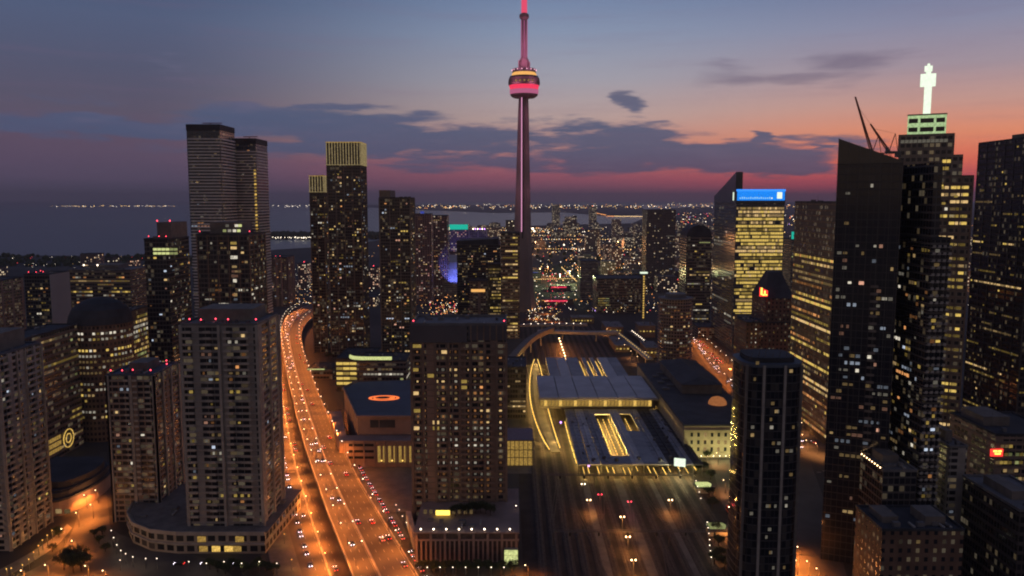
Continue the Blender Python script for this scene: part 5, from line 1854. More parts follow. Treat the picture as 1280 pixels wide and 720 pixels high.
def lx_(px_, Yq=458, zq=195):
    R_ = Yq / cos(radians(27))
    v = tan(atan2(zq - CAM_H, R_) + PITCH)
    return (atan((px_ - 640) / F / (cos(PITCH) + v * sin(PITCH))) - atan(SB.cx / SB.cyy)) * R_


z1, z2, z3, z4 = b.h + .36, at_y(640, 193, 455)[1], at_y(640, 166, 455)[1], at_y(640, 141, 455)[1]
for (l, r_, za, zb, m_) in ((1122, 1204, z1, z2, 'setback'), (1121, 1192, z2 + .02, z3, 'setback')):
    mb = MB(); mb.box(lx_(l), lx_(r_), -b.wy + 3, b.wy - 3, za, zb); mb.build('upper_tier', FC[m_], b.root)
for (z, l, r_, k) in ((z1 - 5.2, 1144, 1171, 2), (z1 - 5.2, 1176, 1184, 2), (z1 + 4, 1141, 1160, 2), (z1 + 4, 1176, 1190, 1), (z1 + 8, 1178, 1190, 2), (z3 - 4, 1124, 1186, 0), (z1 - 16, 1180, 1190, 1), (z1 - 12, 1195, 1206, 1)):
    n_ = max(1, int((lx_(r_) - lx_(l)) / 2.2))
    for i in range(n_):
        mb = MB(); mb.box(-.95, .95, -.1, 0, -.9, .9); mb.build('window', WM['yellow' if k else 'white', k], b.root, (lx_(l) + 1 + i * 2.2, (-b.wy if z < z1 else -b.wy + 3) - .03, z))
mb = MB(); mb.box(lx_(1133, 464, 208), lx_(1182, 464, 208), -13, 13, z3 + .02, z4); mb.build('lit_tier', EM['palegreen'], b.root)
mb = MB()
for z in (z3 + 3.0, z3 + 8.0):
    for (l, r_) in ((1134.5, 1146), (1149, 1166), (1169, 1180)):
        mb.box(lx_(l, 464, 208), lx_(r_, 464, 208), -13.25, -13.02, z - 1.3, z + 1.3)
mb.build('tier_windows', MT['glassd'], b.root)
mb = MB(); mb.box(lx_(1132.5, 464, 208), lx_(1182.5, 464, 208), -13.3, 13.3, z4 + .01, z4 + .8); mb.build('tier_cornice', MT['cream'], b.root)
zc = [at_y(640, q, 477)[1] for q in (140, 107, 92, 88, 82)]
lq = lx_
lx_ = lambda p_: lq(p_, 475, 228)
mb = MB()
mb.box(lx_(1154), lx_(1163.5), -2, 2, z4 + .82, zc[1])
mb.box(lx_(1148.5), lx_(1168), -2.6, 2.6, zc[1] + .01, zc[2])
mb.box(lx_(1155), lx_(1161.5), -1.5, 1.5, zc[2] + .01, zc[3])
mb.box(lx_(1153), lx_(1163), -2.2, 2.2, zc[3] + .01, zc[4])
mb.gem(lx_(1158), 0, zc[4] + .9, .9)
mb.build('lit_spire', EM['white'], b.root)

# cranes behind the slab
for (lab, (bx, by), (tx, ty)) in (('luffing crane with the higher, steeper jib above the black slab', (1090, 192), (1069, 121)), ('luffing crane with the shorter jib leaning left above the black slab', (1111, 190), (1088, 155))):
    Yc = 402
    x0c, z0c = at_y(bx, by, Yc)
    x1c, z1c = at_y(tx, ty, Yc)
    cr = thing('tower_crane', lab, 'crane', (x0c, Yc, 0))
    mb = MB()
    for sx2, sy2 in ((-.8, -.8), (.8, -.8), (.8, .8), (-.8, .8)):
        mb.tube((sx2, sy2, 0), (sx2, sy2, z0c), .14, n_=4)
    for j in range(int(z0c // 3)):
        if j * 3 > 120:
            mb.tube((-.8, -.8, j * 3), (.8, -.8, j * 3 + 3), .08, n_=4); mb.tube((-.8, .8, j * 3), (-.8, -.8, j * 3 + 3), .08, n_=4)
    mb.build('mast', MT['steelred'], cr)
    mb = MB()
    dx, dz = x1c - x0c, z1c - z0c
    L = sqrt(dx * dx + dz * dz)
    ux, uz = dx / L, dz / L
    nx_, nz_ = -uz, ux
    def jp(s2, o_, y=0):
        return (ux * s2 + nx_ * o_, y, z0c + uz * s2 + nz_ * o_)
    mb.tube(jp(0, -.55, -.5), jp(L, -.1, -.1), .3, n_=4); mb.tube(jp(0, -.55, .5), jp(L, -.1, .1), .3, n_=4); mb.tube(jp(0, .55), jp(L, .1), .3, n_=4)
    k = 0
    while k < L - 2:
        mb.tube(jp(k, -.5, -.4), jp(k + 1, .5), .08, n_=4); mb.tube(jp(k + 1, .5), jp(k + 2, -.5, .4), .08, n_=4); k += 2
    mb.build('jib', MT['steelred'], cr)
    mb = MB(); mb.box(-1.6, 5.5, -1.2, 1.2, z0c - .8, z0c + .4); mb.box(3.6, 5.6, -1.4, 1.4, z0c - 2.6, z0c - .82); mb.build('counter_jib', MT['metal'], cr)
    mb = MB(); mb.tube((0, 0, z0c), (2.8, 0, z0c + 9), .22, n_=4); mb.tube((4.5, 0, z0c), (2.8, 0, z0c + 9), .16, n_=4); mb.tube((2.8, 0, z0c + 9), jp(L * .85, .2), .07, n_=4); mb.build('a_frame', MT['steelred'], cr)
    mb = MB(); mb.box(-2.0, -.9, -1.9, -.5, z0c + .4, z0c + 2.2); mb.build('cab', MT['glassb'], cr)

# right edge
b = tower('office_tower', 'black tower cut off by the right edge, ruled with rows of tiny lights', 1224, 1330, 172, 500, 60, FC['black'], piers=(10, .5, .4), wall2=MT['metal'], pent=[(.22, .4, .1, .5, 4)])
put_windows(b, R, fh=3.9, bay=2.0, w=1.5, hh=1.1, mode='office', pf=.9, p=.75, levels=(.38, .47, .15), vis=540, faces='f', pal=['warm', 'yellow', 'white'], run=3)
put_windows(b, R, fh=3.9, bay=2.0, w=1.5, hh=1.1, mode='office', pf=.4, p=.5, levels=(.5, .4, .1), vis=540, faces='s', pal=['warm', 'yellow'])
b = tower('office_building', 'brown low office block with a small red sign and lit window columns', 1188, 1330, 545, 372, 40, FC['brown'], slab=(4, .25, .9), wall2=MT['brown'], roofm='roofdark', pent=[(.1, .5, .4, .9, 5)])
for u in (.13, .42, .62, .8):
    for j in range(3, int(b.h // 4)):
        for i in range(4):
            if R.random() < .62:
                link('window', wmesh(1.7, 1.5, 'f', (R.choice(('yellow', 'lime', 'warm')), R.choices((0, 1), (.6, .4))[0])), b.root, (-b.wx + 2 * b.wx * u + i * 2.0 - 3, -b.wy - .3, j * 4 + 2))
mb = MB(); mb.box(-3, 3, -.3, 0, -1.8, 1.8); mb.build('red_sign', EM['signred'], b.root, (x_at(1245, 372, b.h - 8) - b.cx, -b.wy - .32, b.h - 8))
mb = MB(); mb.box(-1.7, .2, -.1, 0, .3, 1.2); mb.box(-1.0, 1.9, -.1, 0, -.9, -.1); mb.box(.6, 2.2, -.1, 0, .3, 1.2); mb.build('sign_letters', EM['signyellow'], b.root, (x_at(1245, 372, b.h - 8) - b.cx, -b.wy - .63, b.h - 8))
b = tower('office_building', 'dark low block with a cord of small lamps along its left edge', 1062, 1146, 590, 330, 34, FC['dark'], roofm='roofgrey', beacons=[(.2, .7)], pent=[(.3, .8, .3, .8, 4)])
put_windows(b, R, fh=3.3, bay=2.4, w=1.6, hh=1.3, p=.03, faces='f', levels=(.7, .3, 0))
for i in range(12):
    mb = MB(); mb.gem(0, 0, 0, .3); mb.build('edge_lamp', EM['lamp_orange'], b.root, (-b.wx - .4, -b.wy + 2 + i * 2.6, b.h + 1.3))
b = tower('office_building', 'pale grey low block between the balcony tower and the red-signed office', 1138, 1196, 560, 352, 36, FC['palegrey'], roofm='roofgrey', pent=[(.2, .6, .2, .7, 6)])
put_windows(b, R, bay=3.2, p=.04, faces='f', levels=(.7, .3, 0))
b = tower('office_building', 'brown brick roof block along the bottom right edge', 1070, 1205, 664, 300, 24, FC['brick'], roofm='roofdark', pent=[(.1, .3, .3, .8, 3), (.6, .85, .2, .7, 4)])
put_windows(b, R, fh=3.6, bay=3.4, w=1.3, p=.03, faces='f', levels=(.7, .3, 0))
b = tower('office_building', 'black roofed corner block at the bottom right corner', 1204, 1340, 640, 305, 40, FC['black'], roofm='roofgrey', pent=[(.2, .5, .3, .8, 4)])
put_windows(b, R, fh=3.9, bay=2, w=1.5, p=.02, faces='f', levels=(.7, .3, 0))
b = tower('office_building', 'low flat-roofed block between the nearest black tower and the slab with the slanted roof', 1008, 1046, 600, 470, 26, FC['brick'], roofm='roofdark')
put_windows(b, R, fh=3.6, bay=3.4, w=1.2, p=.06, faces='fs', levels=(.6, .4, 0))
b = tower('office_building', 'brown block right of the street behind the nearest black tower', 1000, 1050, 560, 560, 40, FC['brown'], roofm='roofdark')
put_windows(b, R, p=.08, faces='fs')

# round dark-roofed hall at the lower left
hxl, hxr = x_at(40, 420, 14), x_at(126, 440, 14)
rh = thing('concert_hall', 'low dark-roofed hall with a rounded end by the red-lit street', 'hall', ((hxl + hxr) / 2, 437, 0))
hw = (hxr - hxl) / 2


def hallpoly(s2, sy2=1.0):
    pts = [(-hw * s2 - 10, -29 * sy2), (hw * .25 * s2, -29 * sy2)]
    for i in range(9):
        a = -pi / 2 + pi * (i + 1) / 10
        pts.append((hw * .25 * s2 + hw * .75 * s2 * cos(a), 29 * sy2 * sin(a)))
    pts += [(hw * .25 * s2, 29 * sy2), (-hw * s2 - 10, 29 * sy2)]
    return pts


mb = MB(); mb.prism(hallpoly(1), 0, 8); mb.build('wall', MT['pinkstone'], rh)
mb = MB(); mb.prism(hallpoly(1.03, 1.03), 8.02, 9.2); mb.prism(hallpoly(.96, .92), 9.22, 12); mb.prism(hallpoly(.97, .86), 12.02, 12.8); mb.prism(hallpoly(.9, .74), 12.82, 16.5); mb.build('roof', MT['roofdark'], rh)
for i in range(5):
    mb = MB(); mb.box(-1.6, 1.6, -.1, 0, -1.2, 1.2); mb.build('window', WM['warm', 1 if i % 2 else 0], rh, (-hw * .5 + i * 4.6, -29.03, 3.2))

# ================================================================== FAR CITY
FAR = [facade('far_facade_%d' % i, c, fh=3.6, bay=3.6, wu=.6, wv=.55, lit=l, litcol=lc, lits=ls, rowbias=rb) for i, (c, l, lc, ls, rb) in enumerate([
    ((.20, .16, .16), .22, (1, .6, .3), 1.0, 0), ((.14, .14, .15), .30, (1, .72, .4), .9, .3), ((.22, .16, .15), .34, (1, .5, .3), .8, 0),
    ((.10, .10, .11), .26, (1, .8, .5), 1.2, .4), ((.24, .20, .19), .16, (1, .75, .45), 1.0, 0)])]
rf_ = random.Random(77)
far_n = 0
colname = ['dusky rose', 'slate grey', 'brown', 'near-black', 'pale grey']
for band, (ya, yb, cnt, hlo, hhi, wlo, whi) in enumerate([(1330, 1700, 52, 18, 70, 22, 46), (1700, 2300, 76, 16, 72, 22, 48), (2300, 3200, 82, 16, 80, 26, 54), (3200, 4700, 76, 18, 95, 30, 66)]):
    tries = 0
    got = 0
    while got < cnt and tries < 4000:
        tries += 1
        Yf = rf_.uniform(ya, yb)
        px_ = rf_.uniform(505 if Yf < 4300 else 560, 1290)
        if 672 < px_ < 728 and 1150 < Yf < 2700:
            continue
        if px_ < 640 and Yf < 1560:
            continue
        x = x_at(px_, Yf, 0)
        w_, d_ = rf_.uniform(wlo, whi), rf_.uniform(20, 40)
        hmax = hhi * (1.0 if rf_.random() < .22 else .45)
        h = rf_.uniform(hlo, max(hlo + 4, hmax))
        got += 1
        k = rf_.randrange(5)
        mb = MB(); mb.box(-w_ / 2, w_ / 2, -d_ / 2, d_ / 2, 0, h, 0, 1, bottom=False)
        if rf_.random() < .6:
            q = rf_.uniform(.2, .45)
            mb.box(-w_ * q, w_ * q, -d_ * .3, d_ * .3, h, h + 4, 1, bottom=False)
        if rf_.random() < .4:
            mb.box(-w_ / 2 - .01, -w_ * .1, -d_ / 2 - 6, -d_ / 2 - .02, 0, h * .55, 0, 1, bottom=False)
        o = mb.build('city_building', [FAR[k], MT['darkconc']], None, (x, Yf + d_ / 2, 0))
        tall = 'tall' if h > hhi * .5 else 'low'
        depth = ('just beyond the tracks', 'beyond the ball field', 'in the farther town', 'near the bay shore')[band]
        o['label'] = '%s %s distant city block with tiny lit windows %s' % (tall, colname[k], depth)
        o['category'] = 'building'
        o['group'] = '%s %s far blocks %s' % (tall, colname[k], depth)
# behind the left clusters
for (l, r_, py, Yf, k, lab) in [(372, 388, 330, 1500, 2, 'small apartment block past the ribbed block, above the road bend'), (355, 372, 352, 1380, 0, 'lower block squeezed behind the ribbed apartment block'),
                                (458, 476, 335, 1500, 2, 'low pink-lit block between the crown tower and the stepped dark tower'), (456, 474, 372, 1250, 0, 'brick block low between the crown tower and the stepped dark tower'),
                                (690, 700, 256, 5200, 1, 'lone slender tower on the far shore right of the needle'), (736, 746, 258, 5000, 1, 'slender far tower with a red lamp near the horizon'),
                                (715, 721, 270, 3600, 3, 'small dark tower with a white roof light over the town'), (632, 650, 276, 1900, 3, 'dark round-topped block just left of the needle shaft'),
                                (842, 852, 296, 2300, 0, 'narrow far block right of the dusky slab'), (1216, 1226, 330, 900, 3, 'narrow dark block seen in the gap left of the right edge tower'),
                                (100, 130, 318, 1500, 0, 'far waterfront block behind the broad lit office'), (132, 150, 322, 1600, 3, 'dark waterfront block behind the broad lit office'),
                                (158, 176, 326, 1450, 2, 'waterfront block strung with orange lights'), (-30, 10, 335, 1300, 1, 'low harbour block at the left edge')]:
    b = tower('city_building', lab, l, r_, py, Yf, 30, FAR[k])
    if py in (258, 335, 330):
        mb = MB(); mb.gem(0, 0, b.h + 3, 2.0 if Yf > 3000 else .9); mb.build('red_beacon', EM['red'], b.root)


def far_tree_mass():
    mb = MB()
    rr2 = random.Random(4)
    for i in range(420):
        px_, py_ = rr2.uniform(-40, 330), rr2.uniform(320, 334)
        x, y = gnd(px_, py_)
        s2 = rr2.uniform(4, 9)
        mb.gem(x, y, s2 * .5, s2)
    for i in range(260):
        px_, py_ = rr2.uniform(332, 478), rr2.uniform(291.5, 297)
        x, y = gnd(px_, py_, 6)
        mb.gem(x, y, 9, rr2.uniform(6, 14))
    for i in range(500):
        px_, py_ = rr2.uniform(660, 1230), rr2.uniform(283, 345)
        x, y = gnd(px_, py_)
        mb.gem(x, y, 4, rr2.uniform(3, 8))
    mb.build('distant_treeline', MT['leaf'], None, kind='stuff')


far_tree_mass()


def city_lights():
    mats_ = [emi('far_light_white', (1, .85, .65), 3.6), emi('far_light_gold', (1, .62, .22), 3.0), emi('far_light_orange', (1, .38, .1), 3.0), emi('far_light_red', (1, .08, .1), 2.6), emi('far_light_violet', (.6, .35, 1), 3.0)]
    mb = MB()
    r2 = random.Random(21)

    def put(px_, py_, z, k, s2=1.0):
        x, y = gnd(px_, py_, z)
        y2 = min(y, 60000)
        d_ = sqrt(x * x + y * y)
        mb.gem(x, y, z, d_ / 1000 * s2, k)
    # general town sprinkle
    for i in range(3800):
        py_ = 266 + (r2.random() ** 1.3) * 125
        px_ = r2.uniform(500, 1290)
        if py_ < 284 and px_ < 830:
            continue
        put(px_, py_, 8, r2.choices((0, 1, 2, 3, 4), (.3, .34, .25, .09, .02))[0], r2.choice((.18, .25, .3, .42, .55)))
    # street lines in the town
    for j in range(16):
        py_ = 268 + j * j * .42 + 16
        xa = r2.uniform(520, 900); L = r2.uniform(60, 200)
        for i in range(int(L / 3.2)):
            px_ = xa + i * 3.2
            if px_ < 1290 and not (py_ < 284 and px_ < 830):
                put(px_, py_ + i * r2.uniform(-.01, .02) + sin(j) * i * .03, 9, r2.choice((1, 1, 0, 2)), r2.uniform(.3, .5))
    # far shore strings
    for i in range(620):
        px_ = r2.uniform(500, 1290)
        put(px_, 257.0 + r2.gauss(0, 1.5) + (1.2 if px_ < 800 else 0), 60, r2.choices((0, 1, 2), (.35, .45, .2))[0], r2.uniform(.25, .55))
    for i in range(46):
        put(745 + i * 1.7, 268.5 + (3.2 * (1 - i / 8) ** 2 * -1 if i < 8 else 2.0 + i * .02) * .8, 12, 2 if i < 14 else 1, .5)
    for i in range(90):
        px_ = r2.uniform(64, 218)
        put(px_, 257.5 + abs(px_ - 140) * .004 + r2.gauss(0, .35), 110, r2.choice((0, 1, 1)), r2.uniform(.14, .36))
    for i in range(22):
        put(r2.uniform(337, 390), 257.5 + r2.gauss(0, .6), 80, 0, r2.uniform(.2, .5))
    for i in range(34):
        px_ = r2.uniform(340, 390)
        put(px_, 296.8 + r2.gauss(0, .5), 8, 0, r2.uniform(.3, .55))
    for i in range(24):
        put(r2.uniform(455, 475), r2.uniform(290, 380), 8, r2.choice((0, 1, 2)), r2.uniform(.2, .4))
    # left airport island
    for i in range(46):
        put(r2.uniform(0, 180), r2.uniform(320, 340), 8, r2.choices((0, 1, 3), (.5, .2, .3))[0], r2.uniform(.12, .3))
    # stations and squares close behind the needle tower
    for i in range(130):
        put(r2.uniform(537, 590), r2.uniform(378, 402), 7, r2.choices((0, 1, 2, 3), (.25, .2, .35, .2))[0], r2.uniform(.3, .55))
    for i in range(80):
        put(r2.uniform(660, 700), r2.uniform(372, 402), 7, r2.choices((0, 1, 2), (.4, .4, .2))[0], r2.uniform(.25, .5))
    for i in range(90):
        put(r2.uniform(360, 392), r2.uniform(335, 380), 8, r2.choices((0, 1, 2), (.3, .3, .4))[0], r2.uniform(.2, .45))
    for i in range(60):
        put(r2.uniform(684, 706), r2.uniform(340, 385), 7, 3, r2.uniform(.2, .5))
    for i in range(26):
        put(661 + i * 2.3, 349.3 - (i * .05), 9, 1, .4)
        put(702 + i * .75, 334 + i * .7, 9, 1, .4)
    for k_ in range(9):
        put(660 + 8 * k_, 345, 14, 0, .35)
    for (a, b_, s2, k_) in ((666, 286, 1.5, 0), (668, 289, 1.2, 0), (771, 283, 1.0, 4), (788, 300, .9, 0), (800, 301, .9, 0), (733, 302, .8, 3), (705, 306, 1, 0), (717, 270, .8, 0), (740, 253, .9, 2), (846, 340, 1.0, 3)):
        put(a, b_, 9, k_, s2)
    return mb.build('city_lights', mats_, None, kind='stuff')


city_lights()
r5 = random.Random(31)  # scattered masts added to throw orange street glow on the distant blocks
for i in range(26):
    x, y = gnd(r5.uniform(520, 1230), r5.uniform(292, 352), 14)
    o = thing('glow_mast', 'added orange lamp mast giving street glow among the distant blocks', 'floodlight', (x, y, 0), group='added distant glow masts')
    mb = MB(); mb.tube((0, 0, 0), (0, 0, 20), .4); mb.build('mast', MT['metal'], o)
    mb = MB(); mb.gem(0, 0, 21, y / 1500); mb.build('lamp', EM['lamp_orange'], o)
    l_ = bpy.data.lights.new('glow_light', 'POINT'); l_.energy = 5.5e4 * (y / 2000) ** 2; l_.color = (1, .42, .14); l_.shadow_soft_size = 1; link('glow_light', l_, o, (0, -3, 18))
# red glowing roofs beside the ball field
for (px_, py_, w_, lab) in ((697, 375, 26, 'low roof edged with a red light strip beyond the footbridge'), (700, 358, 20, 'farther low roof with a red strip beyond the footbridge')):
    x, y = gnd(px_, py_, 8)
    o = thing('pavilion', lab, 'pavilion', (x, y, 0))
    mb = MB(); mb.box(-w_, w_, 0, 24, 0, 8); mb.build('wall', MT['darkconc'], o)
    mb = MB(); mb.box(-w_ * .8, w_ * .6, -.5, -.02, 5.5, 7.6); mb.build('light_band', EM['redband'], o)
    mb = MB(); mb.box(-w_ - 1, w_ + 1, -1, 25, 8.02, 9); mb.build('roof', MT['roofdark'], o)
x, y = gnd(667, 352, 3)
o = thing('video_screen', 'blue glowing board by the ball field behind the needle foot', 'screen', (x, y, 0))
mb = MB(); mb.box(-9, 9, 0, 1, 2, 22); mb.build('panel', EM['domeblue'], o)
mb = MB(); mb.tube((-6, .5, 0), (-6, .5, 2), .4); mb.tube((6, .5, 0), (6, .5, 2), .4); mb.build('frame', MT['metal'], o)
for (px_, py_, e_, c_) in ((700, 344, 9e4, (.8, .9, .4)), (712, 340, 8e4, (.8, .9, .4))):
    x, y = gnd(px_, py_, 25)
    o = thing('field_light', 'floodlight mast over the green ball field, ' + ('left one' if px_ == 700 else 'right one'), 'floodlight', (x, y, 0))
    mb = MB(); mb.tube((0, 0, 0), (0, 0, 25), .4); mb.build('mast', MT['metal'], o)
    mb = MB(); mb.gem(0, 0, 26.5, 1.2); mb.build('lamp', EM['lamp_white'], o)
    l_ = bpy.data.lights.new('field_light', 'POINT'); l_.energy = e_; l_.color = c_; l_.shadow_soft_size = 1; link('field_light', l_, o, (0, -2.5, 24))

# ================================================================== STREET LAMPS
def lamp_proto(h, arms, em, name='street_lamp'):
    o = link(name, None)
    mb = MB(); mb.tube((0, 0, 0), (0, 0, h - .3), .16, .1, n_=6)
    for s2 in arms:
        mb.tube((0, 0, h - .8), (s2, 0, h), .09, .07, n_=5)
    mb.build('pole', MT['metal'], o)
    for s2 in arms:
        mb = MB(); mb.gem(0, 0, 0, .28); mb.box(-.4, .4, -.2, .2, .25, .36, 1)
        mb.build('lamp_head', [EM[em], MT['metal']], o, (s2, 0, h))
    return o


def add_light(o, off, e_, c_, r_=.25):
    key = (e_, c_)
    if key not in add_light.d:
        l_ = bpy.data.lights.new('lamp_light', 'SPOT' if e_ > 900 else 'POINT'); l_.energy = e_; l_.color = c_; l_.shadow_soft_size = r_
        if e_ > 900:
            l_.spot_size = radians(146); l_.spot_blend = .6
        add_light.d[key] = l_
    link('lamp_light', add_light.d[key], o, off)
    if e_ > 4000:
        k2 = ('spill', e_)
        if k2 not in add_light.d:
            l2 = bpy.data.lights.new('lamp_spill', 'POINT'); l2.energy = e_ * .09; l2.color = (1, .34, .09); l2.shadow_soft_size = r_; add_light.d[k2] = l2
        link('lamp_spill', add_light.d[k2], o, off)


add_light.d = {}
ORANGE = (1, .245, .035)
AMBER = (1, .46, .10)
WHITE = (1, .75, .45)
cache = {}
EM['lamp_dim'] = emi('small_lamp_glass', (1, .8, .58), 3.5)


def lamp(kind_, x, y, z, rz, label, group):
    if kind_ not in cache:
        if kind_ == 'double':
            o = lamp_proto(11, (-2.7, 2.7), 'lamp_white'); add_light(o, (0, 0, 9.0), 27000, ORANGE)
        elif kind_ == 'single':
            o = lamp_proto(10, (-2.2,), 'lamp_white'); add_light(o, (-2.2, 0, 8.8), 13000, ORANGE)
        elif kind_ == 'small':
            o = lamp_proto(5, (0.01,), 'lamp_yellow'); add_light(o, (0, 0, 3.9), 700, AMBER)
        elif kind_ == 'smallwhite':
            o = lamp_proto(5, (0.01,), 'lamp_dim'); add_light(o, (0, 0, 3.9), 160, WHITE)
        elif kind_ == 'street':
            o = lamp_proto(8, (-1.2,), 'lamp_orange'); add_light(o, (-1.2, 0, 6.9), 16000, ORANGE)
        elif kind_ == 'dim':
            o = lamp_proto(8, (-1.2,), 'lamp_orange'); add_light(o, (-1.2, 0, 6.9), 6000, (1, .36, .1))
        cache[kind_] = o
        o.location = (x, y, z); o.rotation_euler = (0, 0, rz)
    else:
        o = copy_tree(cache[kind_], (x, y, z), rz)
    o['label'] = label; o['category'] = 'street lamp'; o['group'] = group
    return o


for i, (x, y, h) in enumerate(walk(between(DL, DR, .12), 23, 2)):
    if y < 1150:
        lamp('double', x, y, DZ, h - pi / 2, 'double-armed street lamp along the left carriageway of the expressway', 'double lamps of the expressway')
for i, (x, y, h) in enumerate(walk(between(DL, DR, .985), 24, 10)):
    if y < 1150:
        lamp('single', x, y, DZ, h - pi / 2, 'single-armed street lamp on the right edge of the expressway', 'single lamps on the expressway edge')
for i, (x, y, h) in enumerate(walk(between(BL, BR, .56), 25, 6)):
    lamp('street', x, y, 0, h - pi / 2, 'orange lamp on the strip between the boulevard lanes', 'lamps of the boulevard')
for i, (x, y, h) in enumerate(walk([(a[0] - 4, a[1]) for a in BL], 30, 12)):
    if y < 600:
        lamp('small', x, y, .13, 0, 'short yellow lamp on the pavement left of the boulevard', 'short lamps of the boulevard pavement')
pl_ = [gnd(a, b_, 5) for a, b_ in [(-10, 730), (8, 711), (14, 710), (28, 706), (36, 699), (42, 690), (48, 682), (53, 675), (59, 669), (65, 663)]]
for (x, y) in pl_:
    lamp('small', x, y, 0, 0, 'yellow globe lamp in the row curving round the left corner block', 'yellow globe lamps at the lower left')
for a, b_ in [(139, 663), (142, 672), (146, 681), (151, 688), (157, 692), (166, 696), (182, 698), (196, 698), (150, 700)]:
    x, y = gnd(a, b_, 5); lamp('smallwhite', x, y, 0, 0, 'small white lamp in the row round the curved podium', 'small lamps round the podium')
for a, b_ in [(80, 660), (93, 675), (116, 630), (122, 612), (127, 596), (132, 585), (98, 640), (108, 618)]:
    x, y = gnd(a, b_, 8); lamp('street', x, y, 0, .8, 'orange lamp over the reddish square at the lower left', 'lamps of the red-lit square')
for a, b_ in [(110, 706), (132, 712), (30, 712), (60, 705)]:
    x, y = gnd(a, b_, 8); lamp('street', x, y, 0, .8, 'orange lamp over the reddish street by the bottom edge', 'lamps of the street at the bottom left')
for a, b_ in [(495, 631), (499, 637), (503, 645), (508, 653), (514, 664)]:
    x, y = gnd(a, b_, 5); lamp('smallwhite', x, y, 0, 0, 'small lamp beside the frontage road at the podium corner', 'small lamps of the frontage road')
for a, b_ in [(505, 690), (485, 655), (466, 622)]:
    x, y = gnd(a, b_, 8); lamp('dim', x, y, 0, 0, 'orange lamp above the frontage road right of the expressway', 'orange lamps of the frontage road')
for i in range(7):
    x, y = gnd(534 + i * 16, 709, 5); lamp('smallwhite', x, y, 0, 0, 'small white lamp before the columns of the podium', 'lamps before the columned podium')
# avenue behind the station
for i, (x, y, h) in enumerate(walk(between(spline(AVL, 4), spline(AVR, 4), .12), 24, 4)):
    lamp('single', x, y, 0, h - pi / 2, 'street lamp on the left side of the orange avenue behind the station', 'lamps on the left side of the avenue')
for i, (x, y, h) in enumerate(walk(between(spline(AVL, 4), spline(AVR, 4), .9), 24, 14)):
    lamp('single', x, y, 0, h - pi / 2, 'street lamp on the right side of the orange avenue behind the station', 'lamps on the right side of the avenue')
for a, b_ in [(867, 597), (870, 603), (872, 610), (874, 617), (876, 625), (884, 655), (885, 662), (886, 669), (887, 677), (887, 684), (888, 691), (889, 699)]:
    x, y = gnd(a, b_, 4); lamp('smallwhite', x, y, 0, 0, 'small white lamp in the line between the tracks and the park strip', 'white lamps along the park strip')
for a, b_ in [(995, 677), (1000, 686), (998, 703), (1012, 704), (1024, 713)]:
    x, y = gnd(a, b_, 7); lamp('street', x, y, 0, 0, 'orange lamp over the side street right of the nearest black tower', 'lamps of the side street')
for a, b_ in [(1001, 505), (1002, 515), (1004, 530), (1005, 545), (1010, 552), (1022, 556), (1035, 560)]:
    x, y = gnd(a, b_, 7); lamp('dim', x, y, 0, 0, 'lamp at the foot of the tower with slanting yellow rows', 'lamps at the far side street')
for a, b_ in [(543, 392), (560, 388), (577, 396), (553, 400), (672, 392), (684, 386), (694, 396)]:
    x, y = gnd(a, b_, 8); lamp('single', x, y, 0, 0, 'orange lamp in the distant streets round the foot of the needle tower', 'distant orange lamps')
for a, b_ in [(898, 566), (907, 600), (916, 655), (925, 690)]:
    x, y = gnd(a, b_, 8); lamp('dim', x, y, 0, 0, 'lamp over the grey street right of the park strip', 'lamps of the grey street')
for i in range(6):
    x, y = gnd(236 + i * 22, 702 + (i % 2) * 2, 5); lamp('smallwhite', x, y, 0, 0, 'small lamp in the yard below the big grey tower', 'small lamps below the grey tower')
for a, b_ in [(775, 424), (782, 432), (790, 440), (798, 447), (808, 441), (760, 412), (812, 428)]:
    x, y = gnd(a, b_, 7); lamp('dim', x, y, 0, 0, 'orange lamp in the service yard right of the far tracks', 'lamps of the service yard')
# lone tall lamp mast by the tracks
x, y = gnd(645, 632, 16)
o = lamp_proto(16, (.01,), 'lamp_white'); o.location = (x, y, 0); o['label'] = 'lone tall lamp mast at the edge of the dark tracks'; o['category'] = 'street lamp'
x, y = gnd(660, 709, 7); o = lamp('street', x, y, 0, 0, 'orange lamp by the bottom edge between podium and tracks', 'lamp by the bottom edge')

# ================================================================== VEHICLES
paints = [pbr('car_paint_' + n_, c, .35, .05, .5, .2) for n_, c in (('black', (.02, .02, .022)), ('silver', (.16, .16, .17)), ('white', (.32, .32, .32)), ('red', (.3, .03, .02)), ('blue', (.04, .07, .18)))]


